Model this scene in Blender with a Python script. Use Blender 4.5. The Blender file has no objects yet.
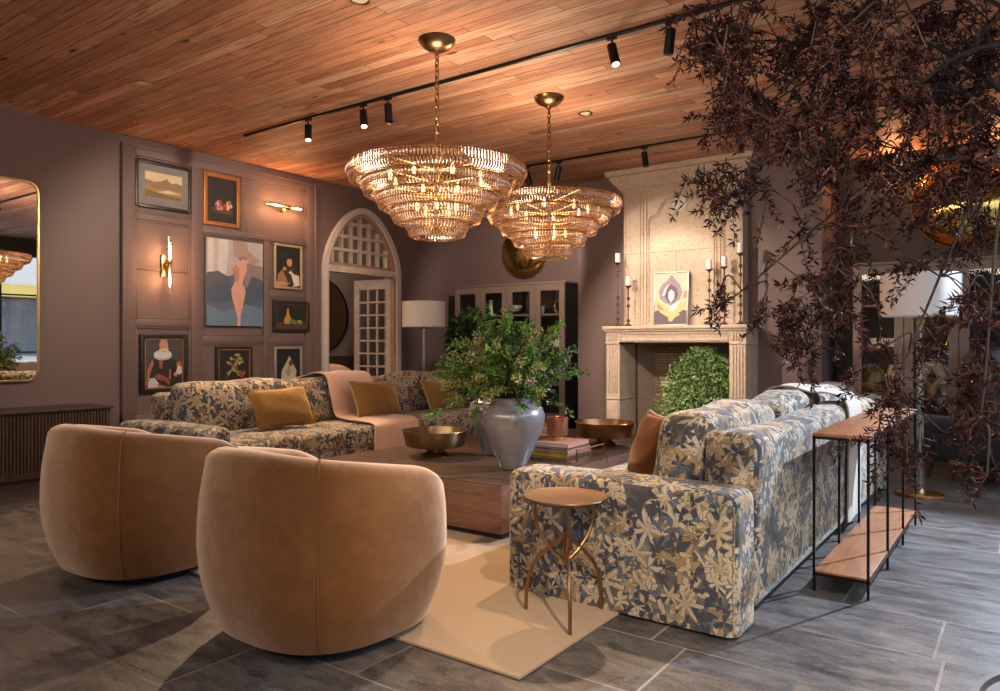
import bpy, math, random
import numpy as np
from mathutils import Vector, Matrix
random.seed(11)
PI = math.pi
SC = bpy.context.scene
COL = SC.collection
V = Vector

# ------------------------------------------------------------------ object helpers
def link(o):
    COL.objects.link(o); return o

def tag(o, label=None, cat=None, group=None, kind=None):
    if label: o['label'] = label
    if cat: o['category'] = cat
    if group: o['group'] = group
    if kind: o['kind'] = kind
    return o

def thing(name, label, cat, loc=(0, 0, 0), rz=0.0, group=None):
    o = link(bpy.data.objects.new(name, None))
    o.empty_display_size = 0.1
    o.location = loc; o.rotation_euler = (0, 0, rz)
    return tag(o, label, cat, group)

def dup(o, parent=None):
    c = link(o.copy())
    if parent is not None: c.parent = parent
    for ch in list(o.children): dup(ch, c)
    return c

class MB:
    def __init__(s): s.v = []; s.f = []; s.m = []
    def add(s, vs, fs, mi=0, T=None):
        b = len(s.v)
        if T is not None: vs = [T @ V(p) for p in vs]
        s.v += [tuple(p) for p in vs]
        s.f += [tuple(i + b for i in f) for f in fs]
        s.m += [mi] * len(fs)
        return s
    def build(s, name, mats, parent=None, angle=35, uv=False, label=None, uvo=(0, 0)):
        me = bpy.data.meshes.new(name)
        me.from_pydata(s.v, [], s.f)
        if not isinstance(mats, (list, tuple)): mats = [mats]
        for m in mats: me.materials.append(m)
        me.polygons.foreach_set('material_index', s.m)
        if angle:
            me.polygons.foreach_set('use_smooth', [True] * len(s.f))
            me.update()
            try: me.set_sharp_from_angle(angle=math.radians(angle))
            except Exception: pass
        me.update()
        if uv:
            L = me.uv_layers.new(name='UVMap')
            co = []
            for p in me.polygons:
                n = p.normal; ax = max(range(3), key=lambda i: abs(n[i]) * (1.15 if i != 2 else 1))
                for vi in p.vertices:
                    c = me.vertices[vi].co
                    if ax == 0: q = (c.y, c.z)
                    elif ax == 1: q = (c.x, c.z)
                    else: q = (c.y, c.x)
                    co += [q[0] + uvo[0] + ax * .37, q[1] + uvo[1]]
            L.data.foreach_set('uv', co)
        o = link(bpy.data.objects.new(name, me))
        if parent is not None: o.parent = parent
        if label: o['label'] = label
        return o

def box(mb, x0, x1, y0, y1, z0, z1, mi=0, T=None):
    vs = [(x0,y0,z0),(x1,y0,z0),(x1,y1,z0),(x0,y1,z0),(x0,y0,z1),(x1,y0,z1),(x1,y1,z1),(x0,y1,z1)]
    return mb.add(vs, [(0,3,2,1),(4,5,6,7),(0,1,5,4),(1,2,6,5),(2,3,7,6),(3,0,4,7)], mi, T)

def rbox(mb, x0, x1, y0, y1, z0, z1, r=.02, k=3, n=(1,1,1), mi=0, T=None, fn=None):
    """rounded box, k segments in the rounding, n inner divisions"""
    c = ((x0+x1)/2, (y0+y1)/2, (z0+z1)/2); h = ((x1-x0)/2, (y1-y0)/2, (z1-z0)/2)
    r = min(r, min(h) * .999)
    ax = []
    for i in range(3):
        a = h[i] - r
        L = [-a - r * math.tan(PI/4 * j / k) for j in range(k, 0, -1)]
        L += [-a + 2 * a * j / n[i] for j in range(n[i] + 1)]
        L += [a + r * math.tan(PI/4 * j / k) for j in range(1, k + 1)]
        ax.append(L)
    vs, idx, fs = [], {}, []
    def vid(p):
        key = tuple(round(q, 6) for q in p)
        if key in idx: return idx[key]
        inn = [max(-(h[i]-r), min(h[i]-r, p[i])) for i in range(3)]
        d = [p[i]-inn[i] for i in range(3)]
        l = math.sqrt(sum(q*q for q in d)) or 1
        q = [inn[i] + r*d[i]/l for i in range(3)]
        if fn: q = fn(q, h)
        vs.append((q[0]+c[0], q[1]+c[1], q[2]+c[2])); idx[key] = len(vs)-1
        return idx[key]
    for a in range(3):
        b, e = (a+1) % 3, (a+2) % 3
        for sg in (-1, 1):
            for i in range(len(ax[b])-1):
                for j in range(len(ax[e])-1):
                    q = []
                    for (ii, jj) in ((i,j),(i+1,j),(i+1,j+1),(i,j+1)):
                        p = [0,0,0]; p[a] = sg*h[a]; p[b] = ax[b][ii]; p[e] = ax[e][jj]
                        q.append(vid(p))
                    if sg < 0: q.reverse()
                    fs.append(tuple(q))
    return mb.add(vs, fs, mi, T)

def lathe(mb, prof, seg=32, mi=0, T=None, close=True):
    vs, fs = [], []
    n = len(prof)
    for i in range(seg):
        a = 2*PI*i/seg; ca, sa = math.cos(a), math.sin(a)
        for (r, z) in prof: vs.append((r*ca, r*sa, z))
    for i in range(seg):
        j = (i+1) % seg
        for k in range(n-1):
            if prof[k][0] < 1e-6 and prof[k+1][0] < 1e-6: continue
            fs.append((i*n+k, j*n+k, j*n+k+1, i*n+k+1))
    if close:
        if prof[0][0] > 1e-6: fs.append(tuple(i*n for i in range(seg-1, -1, -1)))
        if prof[-1][0] > 1e-6: fs.append(tuple(i*n+n-1 for i in range(seg)))
    return mb.add(vs, fs, mi, T)

def tube(mb, pts, rad, seg=8, mi=0, T=None, cap=True, closed=False):
    pts = [V(p) for p in pts]; n = len(pts)
    rads = rad if isinstance(rad, (list, tuple)) else [rad]*n
    vs, fs = [], []
    up = None
    for i, p in enumerate(pts):
        if closed: t = pts[(i+1) % n] - pts[i-1]
        else: t = pts[min(i+1, n-1)] - pts[max(i-1, 0)]
        if t.length < 1e-9: t = V((0,0,1))
        t.normalize()
        if up is None:
            up = V((0,0,1)) if abs(t.z) < .9 else V((1,0,0))
        a = t.cross(up)
        if a.length < 1e-6: a = t.orthogonal()
        a.normalize(); b = a.cross(t).normalized(); up = b
        for k in range(seg):
            an = 2*PI*k/seg
            vs.append(p + (a*math.cos(an) + b*math.sin(an))*rads[i])
    m = n if closed else n-1
    for i in range(m):
        i2 = (i+1) % n
        for k in range(seg):
            k2 = (k+1) % seg
            fs.append((i*seg+k, i*seg+k2, i2*seg+k2, i2*seg+k))
    if cap and not closed:
        fs.append(tuple(range(seg-1, -1, -1))); fs.append(tuple((n-1)*seg+k for k in range(seg)))
    return mb.add(vs, fs, mi, T)

def cyl(mb, p0, p1, r0, r1=None, seg=16, mi=0, T=None):
    return tube(mb, [p0, p1], [r0, r0 if r1 is None else r1], seg, mi, T)

def prism(mb, pts, axis, a0, a1, mi=0, T=None):
    """polygon pts (2d) extruded along axis 0/1/2 from a0 to a1"""
    n = len(pts)
    def P(p, a):
        q = list(p); q.insert(axis, a); return tuple(q)
    vs = [P(p, a0) for p in pts] + [P(p, a1) for p in pts]
    fs = [tuple(range(n)), tuple(range(2*n-1, n-1, -1))] + [(i, n+i, n+(i+1) % n, (i+1) % n) for i in range(n)]
    return mb.add(vs, fs, mi, T)

def rot(ax, a): return Matrix.Rotation(a, 4, ax)
def trn(x, y, z): return Matrix.Translation((x, y, z))
def smoothpts(pts, n=8):
    """catmull-rom"""
    P = [V(p) for p in pts]; P = [P[0]*2-P[1]] + P + [P[-1]*2-P[-2]]
    out = []
    for i in range(1, len(P)-2):
        for k in range(n):
            t = k/n
            out.append(.5*((2*P[i]) + (-P[i-1]+P[i+1])*t + (2*P[i-1]-5*P[i]+4*P[i+1]-P[i+2])*t*t + (-P[i-1]+3*P[i]-3*P[i+1]+P[i+2])*t**3))
    out.append(P[-2]); return out

# ------------------------------------------------------------------ materials
class NT:
    def __init__(s, name):
        s.mat = bpy.data.materials.new(name); s.mat.use_nodes = True
        s.t = s.mat.node_tree; s.t.nodes.clear()
        s.out = s.n('ShaderNodeOutputMaterial')
    def n(s, ty, **kw):
        nd = s.t.nodes.new(ty)
        for k, v in kw.items(): setattr(nd, k, v)
        return nd
    def set(s, sock, v):
        if v is None: return
        if hasattr(v, 'is_linked') or hasattr(v, 'links'): s.t.links.new(v, sock)
        else:
            if hasattr(sock.default_value, '__len__') and not hasattr(v, '__len__'): v = [v]*len(sock.default_value)
            if hasattr(v, '__len__') and len(v) == 3 and len(sock.default_value) == 4: v = (*v, 1)
            sock.default_value = v
    def math(s, op, a, b=None, c=None, clamp=False):
        nd = s.n('ShaderNodeMath', operation=op, use_clamp=clamp)
        for i, x in enumerate((a, b, c)):
            if x is not None: s.set(nd.inputs[i], x)
        return nd.outputs[0]
    def vmath(s, op, a, b=None):
        nd = s.n('ShaderNodeVectorMath', operation=op)
        s.set(nd.inputs[0], a)
        if b is not None: s.set(nd.inputs[1] if op != 'SCALE' else nd.inputs[3], b)
        return nd.outputs['Value'] if op in ('LENGTH', 'DISTANCE') else nd.outputs[0]
    def mix(s, f, a, b, blend='MIX'):
        nd = s.n('ShaderNodeMix', data_type='RGBA', blend_type=blend)
        s.set(nd.inputs[0], f); s.set(nd.inputs[6], a); s.set(nd.inputs[7], b)
        return nd.outputs[2]
    def ramp(s, f, stops, interp='LINEAR'):
        nd = s.n('ShaderNodeValToRGB'); nd.color_ramp.interpolation = interp
        e = nd.color_ramp.elements
        while len(e) < len(stops): e.new(.5)
        for el, (p, c) in zip(e, stops):
            el.position = p; el.color = (*c, 1) if hasattr(c, '__len__') else (c, c, c, 1)
        s.set(nd.inputs[0], f); return nd.outputs[0]
    def noise(s, vec, scale, detail=3, rough=.5, dist=0.0, dim='3D'):
        nd = s.n('ShaderNodeTexNoise', noise_dimensions=dim)
        s.set(nd.inputs['Vector'], vec); s.set(nd.inputs['Scale'], scale); s.set(nd.inputs['Detail'], detail)
        s.set(nd.inputs['Roughness'], rough); s.set(nd.inputs['Distortion'], dist)
        return nd.outputs[0]
    def white(s, vec, dim='3D'):
        nd = s.n('ShaderNodeTexWhiteNoise', noise_dimensions=dim)
        if dim == '1D': s.set(nd.inputs['W'], vec)
        else: s.set(nd.inputs['Vector'], vec)
        return nd.outputs
    def sep(s, v):
        nd = s.n('ShaderNodeSeparateXYZ'); s.set(nd.inputs[0], v); return nd.outputs
    def comb(s, x=0, y=0, z=0):
        nd = s.n('ShaderNodeCombineXYZ'); s.set(nd.inputs[0], x); s.set(nd.inputs[1], y); s.set(nd.inputs[2], z); return nd.outputs[0]
    def coord(s, which='Object'): return s.n('ShaderNodeTexCoord').outputs[which]
    def pos(s): return s.n('ShaderNodeNewGeometry').outputs['Position']
    def bump(s, h, strength=.3, dist=.01):
        nd = s.n('ShaderNodeBump'); s.set(nd.inputs['Height'], h); nd.inputs['Strength'].default_value = strength
        nd.inputs['Distance'].default_value = dist; return nd.outputs[0]
    def pbsdf(s, **kw):
        nd = s.n('ShaderNodeBsdfPrincipled')
        for k, v in kw.items(): s.set(nd.inputs[k.replace('_', ' ')], v)
        s.t.links.new(nd.outputs[0], s.out.inputs[0]); return nd
    def done(s): return s.mat

CACHE = {}
def plain(name, rgb, rough=.6, metal=0, var=0.12, scale=20, bump=0.0, emit=None, spec=.5, **kw):
    if name in CACHE: return CACHE[name]
    n = NT(name); P = n.coord()
    f = n.noise(P, scale, 3)
    c = n.mix(f, tuple(max(0, x*(1-var)) for x in rgb), tuple(min(1, x*(1+var)) for x in rgb))
    a = dict(Base_Color=c, Roughness=rough, Metallic=metal)
    a['Specular_IOR_Level'] = spec
    if bump: a['Normal'] = n.bump(f, bump, .004)
    if emit: a['Emission_Color'] = emit[0]; a['Emission_Strength'] = emit[1]
    a.update(kw)
    n.pbsdf(**a)
    CACHE[name] = n.done(); return CACHE[name]

M = {}
M['wall'] = plain('mauve_paint', (.156,.108,.103), .55, var=.06, scale=3)
M['wall2'] = plain('inner_room_paint', (.19,.15,.14), .6, var=.06, scale=3)
M['outwall'] = plain('pale_plaster', (.45,.42,.40), .8, var=.06, scale=3)
M['black'] = plain('black_metal', (.012,.012,.013), .4, .6)
M['blacksoft'] = plain('black_matte', (.012,.011,.011), .6)
M['brass'] = plain('aged_brass', (.50,.33,.14), .28, 1, var=.25, scale=8)
M['bronze'] = plain('dark_bronze', (.34,.24,.13), .33, 1, var=.35, scale=9)
M['bronze_leg'] = plain('brown_bronze', (.30,.18,.09), .35, 1, var=.3, scale=14)
M['gold'] = plain('polished_gold', (.62,.42,.13), .12, 1, var=.1, scale=4)
M['stick'] = plain('dark_turned_bronze', (.13,.065,.042), .45, .7, var=.3, scale=14)
M['copper'] = plain('copper_glaze', (.62,.28,.19), .15, .75, var=.1, scale=10)
M['silver'] = plain('pewter_glaze', (.29,.29,.32), .24, .35, var=.10, scale=7)
M['wax'] = plain('white_wax', (.85,.83,.80), .5, var=.02)
M['white'] = plain('white_enamel', (.75,.73,.70), .5, var=.04)
M['ivory'] = plain('ivory_paper', (.70,.64,.54), .7, var=.05)
M['cream_wood'] = plain('chipped_cream_paint', (.60,.49,.41), .65, var=.3, scale=14, bump=.3)
M['dark_wood'] = plain('espresso_wood', (.045,.028,.022), .45, var=.3, scale=12)
M['greige'] = plain('taupe_lacquer', (.20,.145,.125), .4, var=.12, scale=6)
M['navy'] = plain('navy_velvet', (.012,.016,.024), .85, var=.3, Sheen_Weight=.15)
M['pouf'] = plain('blue_velvet', (.06,.13,.26), .8, var=.15, Sheen_Weight=.5)
M['urn'] = plain('charcoal_ceramic', (.075,.072,.075), .5, var=.2)
M['trackglow'] = plain('lens_glow', (1,.9,.7), .5, emit=((1,.80,.52), 2.2))
M['bulb'] = plain('filament_glow', (1,.8,.5), .5, emit=((1,.55,.24), 14))
M['cbulb'] = plain('candelabra_bulb', (1,.8,.5), .5, emit=((1,.66,.36), 5))
M['shade'] = plain('linen_shade', (.78,.76,.74), .9, var=.03, scale=60, Subsurface_Weight=.0)
M['blush'] = plain('blush_linen', (.66,.44,.33), .9, var=.07, scale=50, bump=.2, Sheen_Weight=.4)
M['throw'] = plain('oatmeal_wool', (.40,.35,.30), .95, var=.08, scale=60, bump=.3, Sheen_Weight=.4)

def m_planks():
    n = NT('reclaimed_plank'); x, y, z = n.sep(n.pos())
    W = .105
    r = n.math('DIVIDE', y, W); row = n.math('FLOOR', r); fr = n.math('FRACT', r)
    o = n.white(row, '1D')[0]
    c = n.math('ADD', n.math('DIVIDE', x, 1.7), n.math('MULTIPLY', o, 7.3))
    col = n.math('FLOOR', c); fc = n.math('FRACT', c)
    rn = n.white(n.comb(row, col, 3.1))
    base = n.ramp(rn[0], [(0,(.40,.17,.10)),(.18,(.52,.235,.135)),(.4,(.64,.32,.19)),(.6,(.57,.27,.165)),(.8,(.72,.40,.26)),(1,(.66,.43,.30))])
    sh = n.vmath('SCALE', rn[1], 9.0)
    g = n.noise(n.vmath('ADD', n.comb(n.math('MULTIPLY', x, 1.1), n.math('MULTIPLY', y, 26), 0), sh), 1.6, 6, .62, 1.2)
    c1 = n.mix(n.ramp(g, [(.34,.9),(.52,.0)]), base, (.17,.075,.045))
    g2 = n.noise(n.vmath('ADD', n.comb(n.math('MULTIPLY', x, .7), n.math('MULTIPLY', y, 9), 4), sh), 1.3, 5, .6, 2.0)
    c2 = n.mix(n.ramp(g2, [(.52,.0),(.75,.75)]), c1, (.55,.36,.25))
    blot = n.noise(n.comb(n.math('MULTIPLY', x, .5), n.math('MULTIPLY', y, 1.5), 0), 1.1, 4, .6)
    c2 = n.mix(n.ramp(blot, [(.36,.5),(.55,0)]), c2, (.22,.11,.07))
    kn = n.n('ShaderNodeTexVoronoi'); n.set(kn.inputs['Vector'], n.comb(n.math('MULTIPLY', x, 1.5), n.math('MULTIPLY', y, 5), 0)); kn.inputs['Scale'].default_value = 1.0
    c2 = n.mix(n.ramp(kn.outputs['Distance'], [(.05,1),(.10,0)]), c2, (.05,.02,.012))
    gap = n.math('MAXIMUM', n.math('LESS_THAN', fr, .045), n.math('LESS_THAN', fc, .003))
    c3 = n.mix(gap, c2, (.03,.013,.008))
    h = n.math('SUBTRACT', n.math('MULTIPLY', g, .4), gap)
    n.pbsdf(Base_Color=c3, Roughness=.62, Normal=n.bump(h, .5, .006), Specular_IOR_Level=.3)
    return n.done()
M['planks'] = m_planks()

def m_slate():
    n = NT('slate_paving'); x, y, z = n.sep(n.pos())
    # rows of differing depth, stones of differing length
    r = n.math('DIVIDE', n.math('ADD', y, .0), .46)
    row = n.math('FLOOR', r); fr = n.math('FRACT', r)
    o = n.white(row, '1D')[0]
    c = n.math('ADD', n.math('DIVIDE', x, .98), n.math('MULTIPLY', o, 5.7))
    col = n.math('FLOOR', c); fc = n.math('FRACT', c)
    rn = n.white(n.comb(row, col, 1.7))
    base = n.ramp(rn[0], [(0,(.036,.032,.031)),(.35,(.056,.050,.049)),(.7,(.075,.068,.067)),(1,(.052,.046,.044))])
    sh = n.vmath('SCALE', rn[1], 7.0)
    P = n.vmath('ADD', n.comb(n.math('MULTIPLY', x, .8), n.math('MULTIPLY', y, 2.6), 0), sh)
    g = n.noise(P, 4.2, 8, .72, .25)
    c1 = n.mix(n.ramp(g, [(.38,0),(.66,.9)]), base, (.150,.140,.138))
    g3 = n.noise(n.vmath('ADD', n.comb(x, n.math('MULTIPLY', y, 1.5), 5), sh), 5, 6, .7, .5)
    c1 = n.mix(n.ramp(g3, [(.34,.85),(.50,0)]), c1, (.020,.019,.021))
    spk = n.noise(n.pos(), 70, 3, .6)
    c1 = n.mix(n.ramp(spk, [(.5,0),(.72,.4)]), c1, (.20,.19,.19))
    d1 = n.math('MINIMUM', fr, n.math('SUBTRACT', 1, fr)); d2 = n.math('MINIMUM', fc, n.math('SUBTRACT', 1, fc))
    gr = n.math('MAXIMUM', n.math('LESS_THAN', d1, .009), n.math('LESS_THAN', d2, .0055))
    gcol = n.mix(n.ramp(n.noise(n.pos(), 1.3, 2), [(.4,0),(.6,1)]), (.09,.075,.065), (.28,.25,.22))
    c2 = n.mix(gr, c1, gcol)
    h = n.math('SUBTRACT', n.math('ADD', n.math('MULTIPLY', g, .6), n.math('MULTIPLY', g3, .5)), n.math('MULTIPLY', gr, .5))
    ro = n.ramp(g, [(.3,.34),(.7,.55)])
    n.pbsdf(Base_Color=c2, Roughness=ro, Normal=n.bump(h, .55, .008), Specular_IOR_Level=.5)
    return n.done()
M['slate'] = m_slate()

def m_fabric():
    n = NT('tapestry_floral_fabric'); uv = n.coord('UV')
    wob = n.n('ShaderNodeTexNoise'); n.set(wob.inputs['Vector'], uv); wob.inputs['Scale'].default_value = 22; wob.inputs['Detail'].default_value = 2
    uvd = n.vmath('ADD', uv, n.vmath('SCALE', n.vmath('SUBTRACT', wob.outputs[1], (.5,.5,.5)), .022))
    b1 = n.noise(uvd, 5.5, 4, .6)
    base = n.ramp(b1, [(.34,(.030,.033,.05)),(.43,(.08,.08,.07)),(.50,(.09,.13,.19)),(.56,(.26,.19,.10)),(.64,(.40,.32,.22))], 'LINEAR')
    cur = base; hh = 0.0
    def layer(scale, off, petals, a, b, stops, thr, rib=.6):
        nonlocal cur, hh
        p0 = n.vmath('ADD', uvd, (off, off*.7, 0))
        vo = n.n('ShaderNodeTexVoronoi', voronoi_dimensions='2D'); n.set(vo.inputs['Vector'], p0); vo.inputs['Scale'].default_value = scale; vo.inputs['Randomness'].default_value = .8
        d = n.vmath('SCALE', n.vmath('SUBTRACT', p0, vo.outputs['Position']), scale)
        dx, dy, _ = n.sep(d)
        rr = n.vmath('LENGTH', n.comb(dx, dy, 0))
        cs = n.sep(vo.outputs['Color'])
        ang = n.math('ADD', n.math('ARCTAN2', dy, dx), n.math('MULTIPLY', cs[0], 6.28))
        pet = n.math('COSINE', n.math('MULTIPLY', ang, petals))
        pet = n.math('POWER', n.math('ADD', n.math('MULTIPLY', pet, .5), .5), 1.3)
        sz = n.math('ADD', n.math('MULTIPLY', cs[2], .35), .75)
        R = n.math('MULTIPLY', n.math('ADD', n.math('MULTIPLY', pet, b), a), sz)
        inside = n.math('LESS_THAN', rr, R)
        on = n.math('LESS_THAN', cs[1], thr)
        mask = n.math('MULTIPLY', inside, on)
        colr = n.ramp(cs[0], stops, 'CONSTANT')
        ribs = n.math('MULTIPLY', n.math('ABSOLUTE', n.math('SINE', n.math('MULTIPLY', ang, petals*.5))), rib)
        ray = n.math('MULTIPLY', n.math('POWER', n.math('ABSOLUTE', n.math('SINE', n.math('ADD', n.math('MULTIPLY', ang, petals*2), n.math('MULTIPLY', rr, 5)))), 4), .55)
        colr = n.mix(n.math('ADD', ribs, ray, clamp=True), colr, n.mix(.62, colr, (.07,.055,.045)))
        edge = n.math('MULTIPLY', n.math('GREATER_THAN', rr, n.math('MULTIPLY', R, .84)), .8)
        colr = n.mix(edge, colr, (.05,.05,.07))
        cur = n.mix(mask, cur, colr)
        hh = n.math('ADD', n.math('MULTIPLY', mask, 1.0), n.math('MULTIPLY', hh, .6)) if not isinstance(hh, float) else mask
    navy = (.028,.042,.072); blue = (.075,.12,.185); cream = (.56,.47,.33); tan = (.42,.29,.15); gold = (.36,.22,.075); pale = (.60,.55,.46); olive = (.10,.085,.05)
    layer(8.0, .13, 5, .10, .85, [(0,cream),(.3,tan),(.5,navy),(.62,gold),(.75,pale)], .95)
    layer(11, 3.31, 4, .06, .80, [(0,navy),(.4,blue),(.55,olive),(.8,navy)], .52, .2)
    layer(7.0, 7.77, 7, .20, .64, [(0,cream),(.4,pale),(.6,tan),(.8,cream)], .78)
    layer(14, 1.9, 6, .10, .75, [(0,pale),(.3,cream),(.5,navy),(.75,tan)], .5)
    layer(17, 5.3, 3, .05, .9, [(0,navy),(.5,blue),(.7,cream)], .38, .15)
    we = n.noise(uv, 260, 2, .5)
    cur = n.mix(n.math('MULTIPLY', we, .22), cur, (.25,.22,.19))
    h = n.math('ADD', n.math('MULTIPLY', hh, .5), n.math('MULTIPLY', we, .6))
    n.pbsdf(Base_Color=cur, Roughness=.85, Normal=n.bump(h, .45, .004), Sheen_Weight=.25, Sheen_Roughness=.4, Specular_IOR_Level=.2)
    return n.done()
M['fabric'] = m_fabric()

def m_velvet(name, rgb, pale, amt, tint):
    n = NT(name); P = n.coord()
    f = n.noise(P, 2.2, 4, .6, .4)
    f2 = n.noise(P, 9, 3, .6, 1.5)
    c = n.mix(f, tuple(x*.75 for x in rgb), tuple(x*1.2 for x in rgb))
    c = n.mix(n.ramp(f2, [(.45,0),(.75,.35)]), c, tuple(min(1, x*1.5) for x in rgb))
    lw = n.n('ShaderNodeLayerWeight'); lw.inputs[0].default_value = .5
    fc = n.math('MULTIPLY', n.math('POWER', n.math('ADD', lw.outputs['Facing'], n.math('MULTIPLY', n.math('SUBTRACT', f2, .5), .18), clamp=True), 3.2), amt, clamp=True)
    c = n.mix(fc, c, pale)   # sheen put into the base colour: paler where the pile is seen edge-on
    n.pbsdf(Base_Color=c, Roughness=.8, Sheen_Weight=.35, Sheen_Roughness=.3, Sheen_Tint=tint, Specular_IOR_Level=.1, Normal=n.bump(n.noise(P, 5, 3), .12, .02))
    return n.done()
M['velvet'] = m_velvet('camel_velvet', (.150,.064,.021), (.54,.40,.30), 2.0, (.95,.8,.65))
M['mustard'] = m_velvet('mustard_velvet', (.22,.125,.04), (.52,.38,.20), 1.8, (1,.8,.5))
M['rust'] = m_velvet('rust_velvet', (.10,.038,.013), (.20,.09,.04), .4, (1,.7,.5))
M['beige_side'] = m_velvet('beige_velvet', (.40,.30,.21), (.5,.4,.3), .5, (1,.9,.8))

def m_wood(name, c0, c1, ax='x', rough=.4, sc=1.0):
    n = NT(name); x, y, z = n.sep(n.coord())
    k = dict(x=(.9,14,14), y=(14,.9,14), z=(14,14,.9))[ax]
    P = n.comb(n.math('MULTIPLY', x, k[0]*sc), n.math('MULTIPLY', y, k[1]*sc), n.math('MULTIPLY', z, k[2]*sc))
    g = n.noise(P, 1.6, 6, .6, 1.2); g2 = n.noise(P, 9, 3, .6)
    c = n.mix(n.ramp(g, [(.3,0),(.7,1)]), c0, c1)
    c = n.mix(n.ramp(g2, [(.35,.5),(.5,0)]), c, tuple(q*.5 for q in c0))
    n.pbsdf(Base_Color=c, Roughness=rough, Normal=n.bump(g2, .15, .002))
    return n.done()
M['table_top'] = m_wood('umber_oak_top', (.060,.036,.024), (.110,.066,.044), 'x', .33)
M['table_side'] = m_wood('umber_oak_side', (.125,.058,.033), (.21,.105,.062), 'x', .5)
M['console_wood'] = m_wood('walnut_shelf', (.27,.115,.052), (.40,.185,.09), 'y', .4)
M['reed_wood'] = m_wood('reeded_walnut', (.06,.035,.022), (.12,.07,.042), 'z', .5)

def m_stone():
    n = NT('limestone'); P = n.coord()
    g = n.noise(P, 2.5, 6, .62); g2 = n.noise(P, 26, 5, .7)
    c = n.mix(g, (.44,.33,.245), (.60,.50,.40))
    c = n.mix(n.ramp(g2, [(.34,.55),(.5,0)]), c, (.33,.22,.145))
    g3 = n.noise(P, 7, 5, .75, .6)
    c = n.mix(n.ramp(g3, [(.56,0),(.72,.5)]), c, (.66,.60,.52))
    n.pbsdf(Base_Color=c, Roughness=.8, Normal=n.bump(n.math('ADD', g2, g3), .35, .006), Specular_IOR_Level=.25)
    return n.done()
M['stone'] = m_stone()

def m_brick():
    n = NT('firebox_brick'); x, y, z = n.sep(n.coord())
    nz = n.n('ShaderNodeTexBrick'); n.set(nz.inputs['Vector'], n.comb(n.math('ADD', x, y), z, 0))
    nz.inputs['Scale'].default_value = 1; nz.inputs['Brick Width'].default_value = .26; nz.inputs['Row Height'].default_value = .036
    nz.inputs['Mortar Size'].default_value = .004
    n.set(nz.inputs['Color1'], (.40,.27,.17)); n.set(nz.inputs['Color2'], (.60,.47,.35)); n.set(nz.inputs['Mortar'], (.16,.12,.09))
    g = n.noise(n.coord(), 8, 5, .7)
    c = n.mix(n.ramp(g, [(.35,.35),(.5,0)]), nz.outputs[0], (.2,.14,.1))
    n.pbsdf(Base_Color=c, Roughness=.9, Normal=n.bump(n.math('ADD', nz.outputs['Fac'], g), .6, -.008))
    return n.done()
M['brick'] = m_brick()

def m_rug():
    n = NT('sand_wool_pile'); P = n.pos()
    f = n.noise(P, 220, 3, .7); g = n.noise(P, 6, 4)
    c = n.mix(f, (.29,.195,.115), (.46,.325,.205)); c = n.mix(n.math('MULTIPLY', g, .25), c, (.42,.32,.22))
    n.pbsdf(Base_Color=c, Roughness=.95, Sheen_Weight=.3, Normal=n.bump(f, .8, .006), Specular_IOR_Level=.1)
    return n.done()
M['rug'] = m_rug()

def m_glass(name, tint, gl=.15, rough=.03, body=0.0, bodyc=(1,1,1)):
    n = NT(name)
    tr = n.n('ShaderNodeBsdfTransparent'); n.set(tr.inputs[0], tint)
    g = n.n('ShaderNodeBsdfGlossy'); g.inputs['Roughness'].default_value = rough; n.set(g.inputs[0], (1,1,1))
    lw = n.n('ShaderNodeLayerWeight'); lw.inputs[0].default_value = .5; fr = n.math('ADD', .04, n.math('MULTIPLY', n.math('POWER', lw.outputs['Facing'], 5), .85))
    mx = n.n('ShaderNodeMixShader'); n.set(mx.inputs[0], n.math('ADD', fr, gl, clamp=True))
    n.t.links.new(tr.outputs[0], mx.inputs[1]); n.t.links.new(g.outputs[0], mx.inputs[2]); last = mx
    if body:
        d = n.n('ShaderNodeBsdfTranslucent'); n.set(d.inputs[0], bodyc)
        m2 = n.n('ShaderNodeMixShader'); m2.inputs[0].default_value = body
        n.t.links.new(mx.outputs[0], m2.inputs[1]); n.t.links.new(d.outputs[0], m2.inputs[2]); last = m2
    n.t.links.new(last.outputs[0], n.out.inputs[0]); return n.done()
M['glass'] = m_glass('clear_glass', (.95,.96,.96), .0)
M['tubeglass'] = m_glass('clear_tube_glass', (.92,.92,.92), .12)
M['crystal'] = m_glass('amber_crystal', (.74,.58,.44), .16, .14, .22, (.50,.34,.23))
n_ = NT('mirror_silver'); n_.pbsdf(Base_Color=(.86,.86,.86), Metallic=1, Roughness=.01); M['mirror'] = n_.done()
n_ = NT('smoked_mirror'); n_.pbsdf(Base_Color=(.46,.33,.20), Metallic=1, Roughness=.05); M['mirror2'] = n_.done()

def leafmat(name, rgb, rough=.5, spec=.25, var=.45, trans=.2):
    n = NT(name); P = n.pos()
    f = n.noise(P, 30, 2)
    c = n.mix(n.ramp(f, [(.3,0),(.7,1)]), tuple(x*(1-var) for x in rgb), tuple(x*(1+var) for x in rgb))
    pb = n.pbsdf(Base_Color=c, Roughness=rough, Specular_IOR_Level=spec)
    if trans:
        t = n.n('ShaderNodeBsdfTranslucent'); n.set(t.inputs[0], c)
        m = n.n('ShaderNodeMixShader'); m.inputs[0].default_value = trans
        n.t.links.new(pb.outputs[0], m.inputs[1]); n.t.links.new(t.outputs[0], m.inputs[2]); n.t.links.new(m.outputs[0], n.out.inputs[0])
    return n.done()
M['leaf_g'] = leafmat('bright_leaf', (.17,.33,.06)); M['leaf_d'] = leafmat('deep_leaf', (.045,.11,.03))
M['leaf_y'] = leafmat('yellow_green_plume', (.36,.37,.13)); M['leaf_p'] = leafmat('dusty_bloom', (.42,.34,.25))
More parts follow.
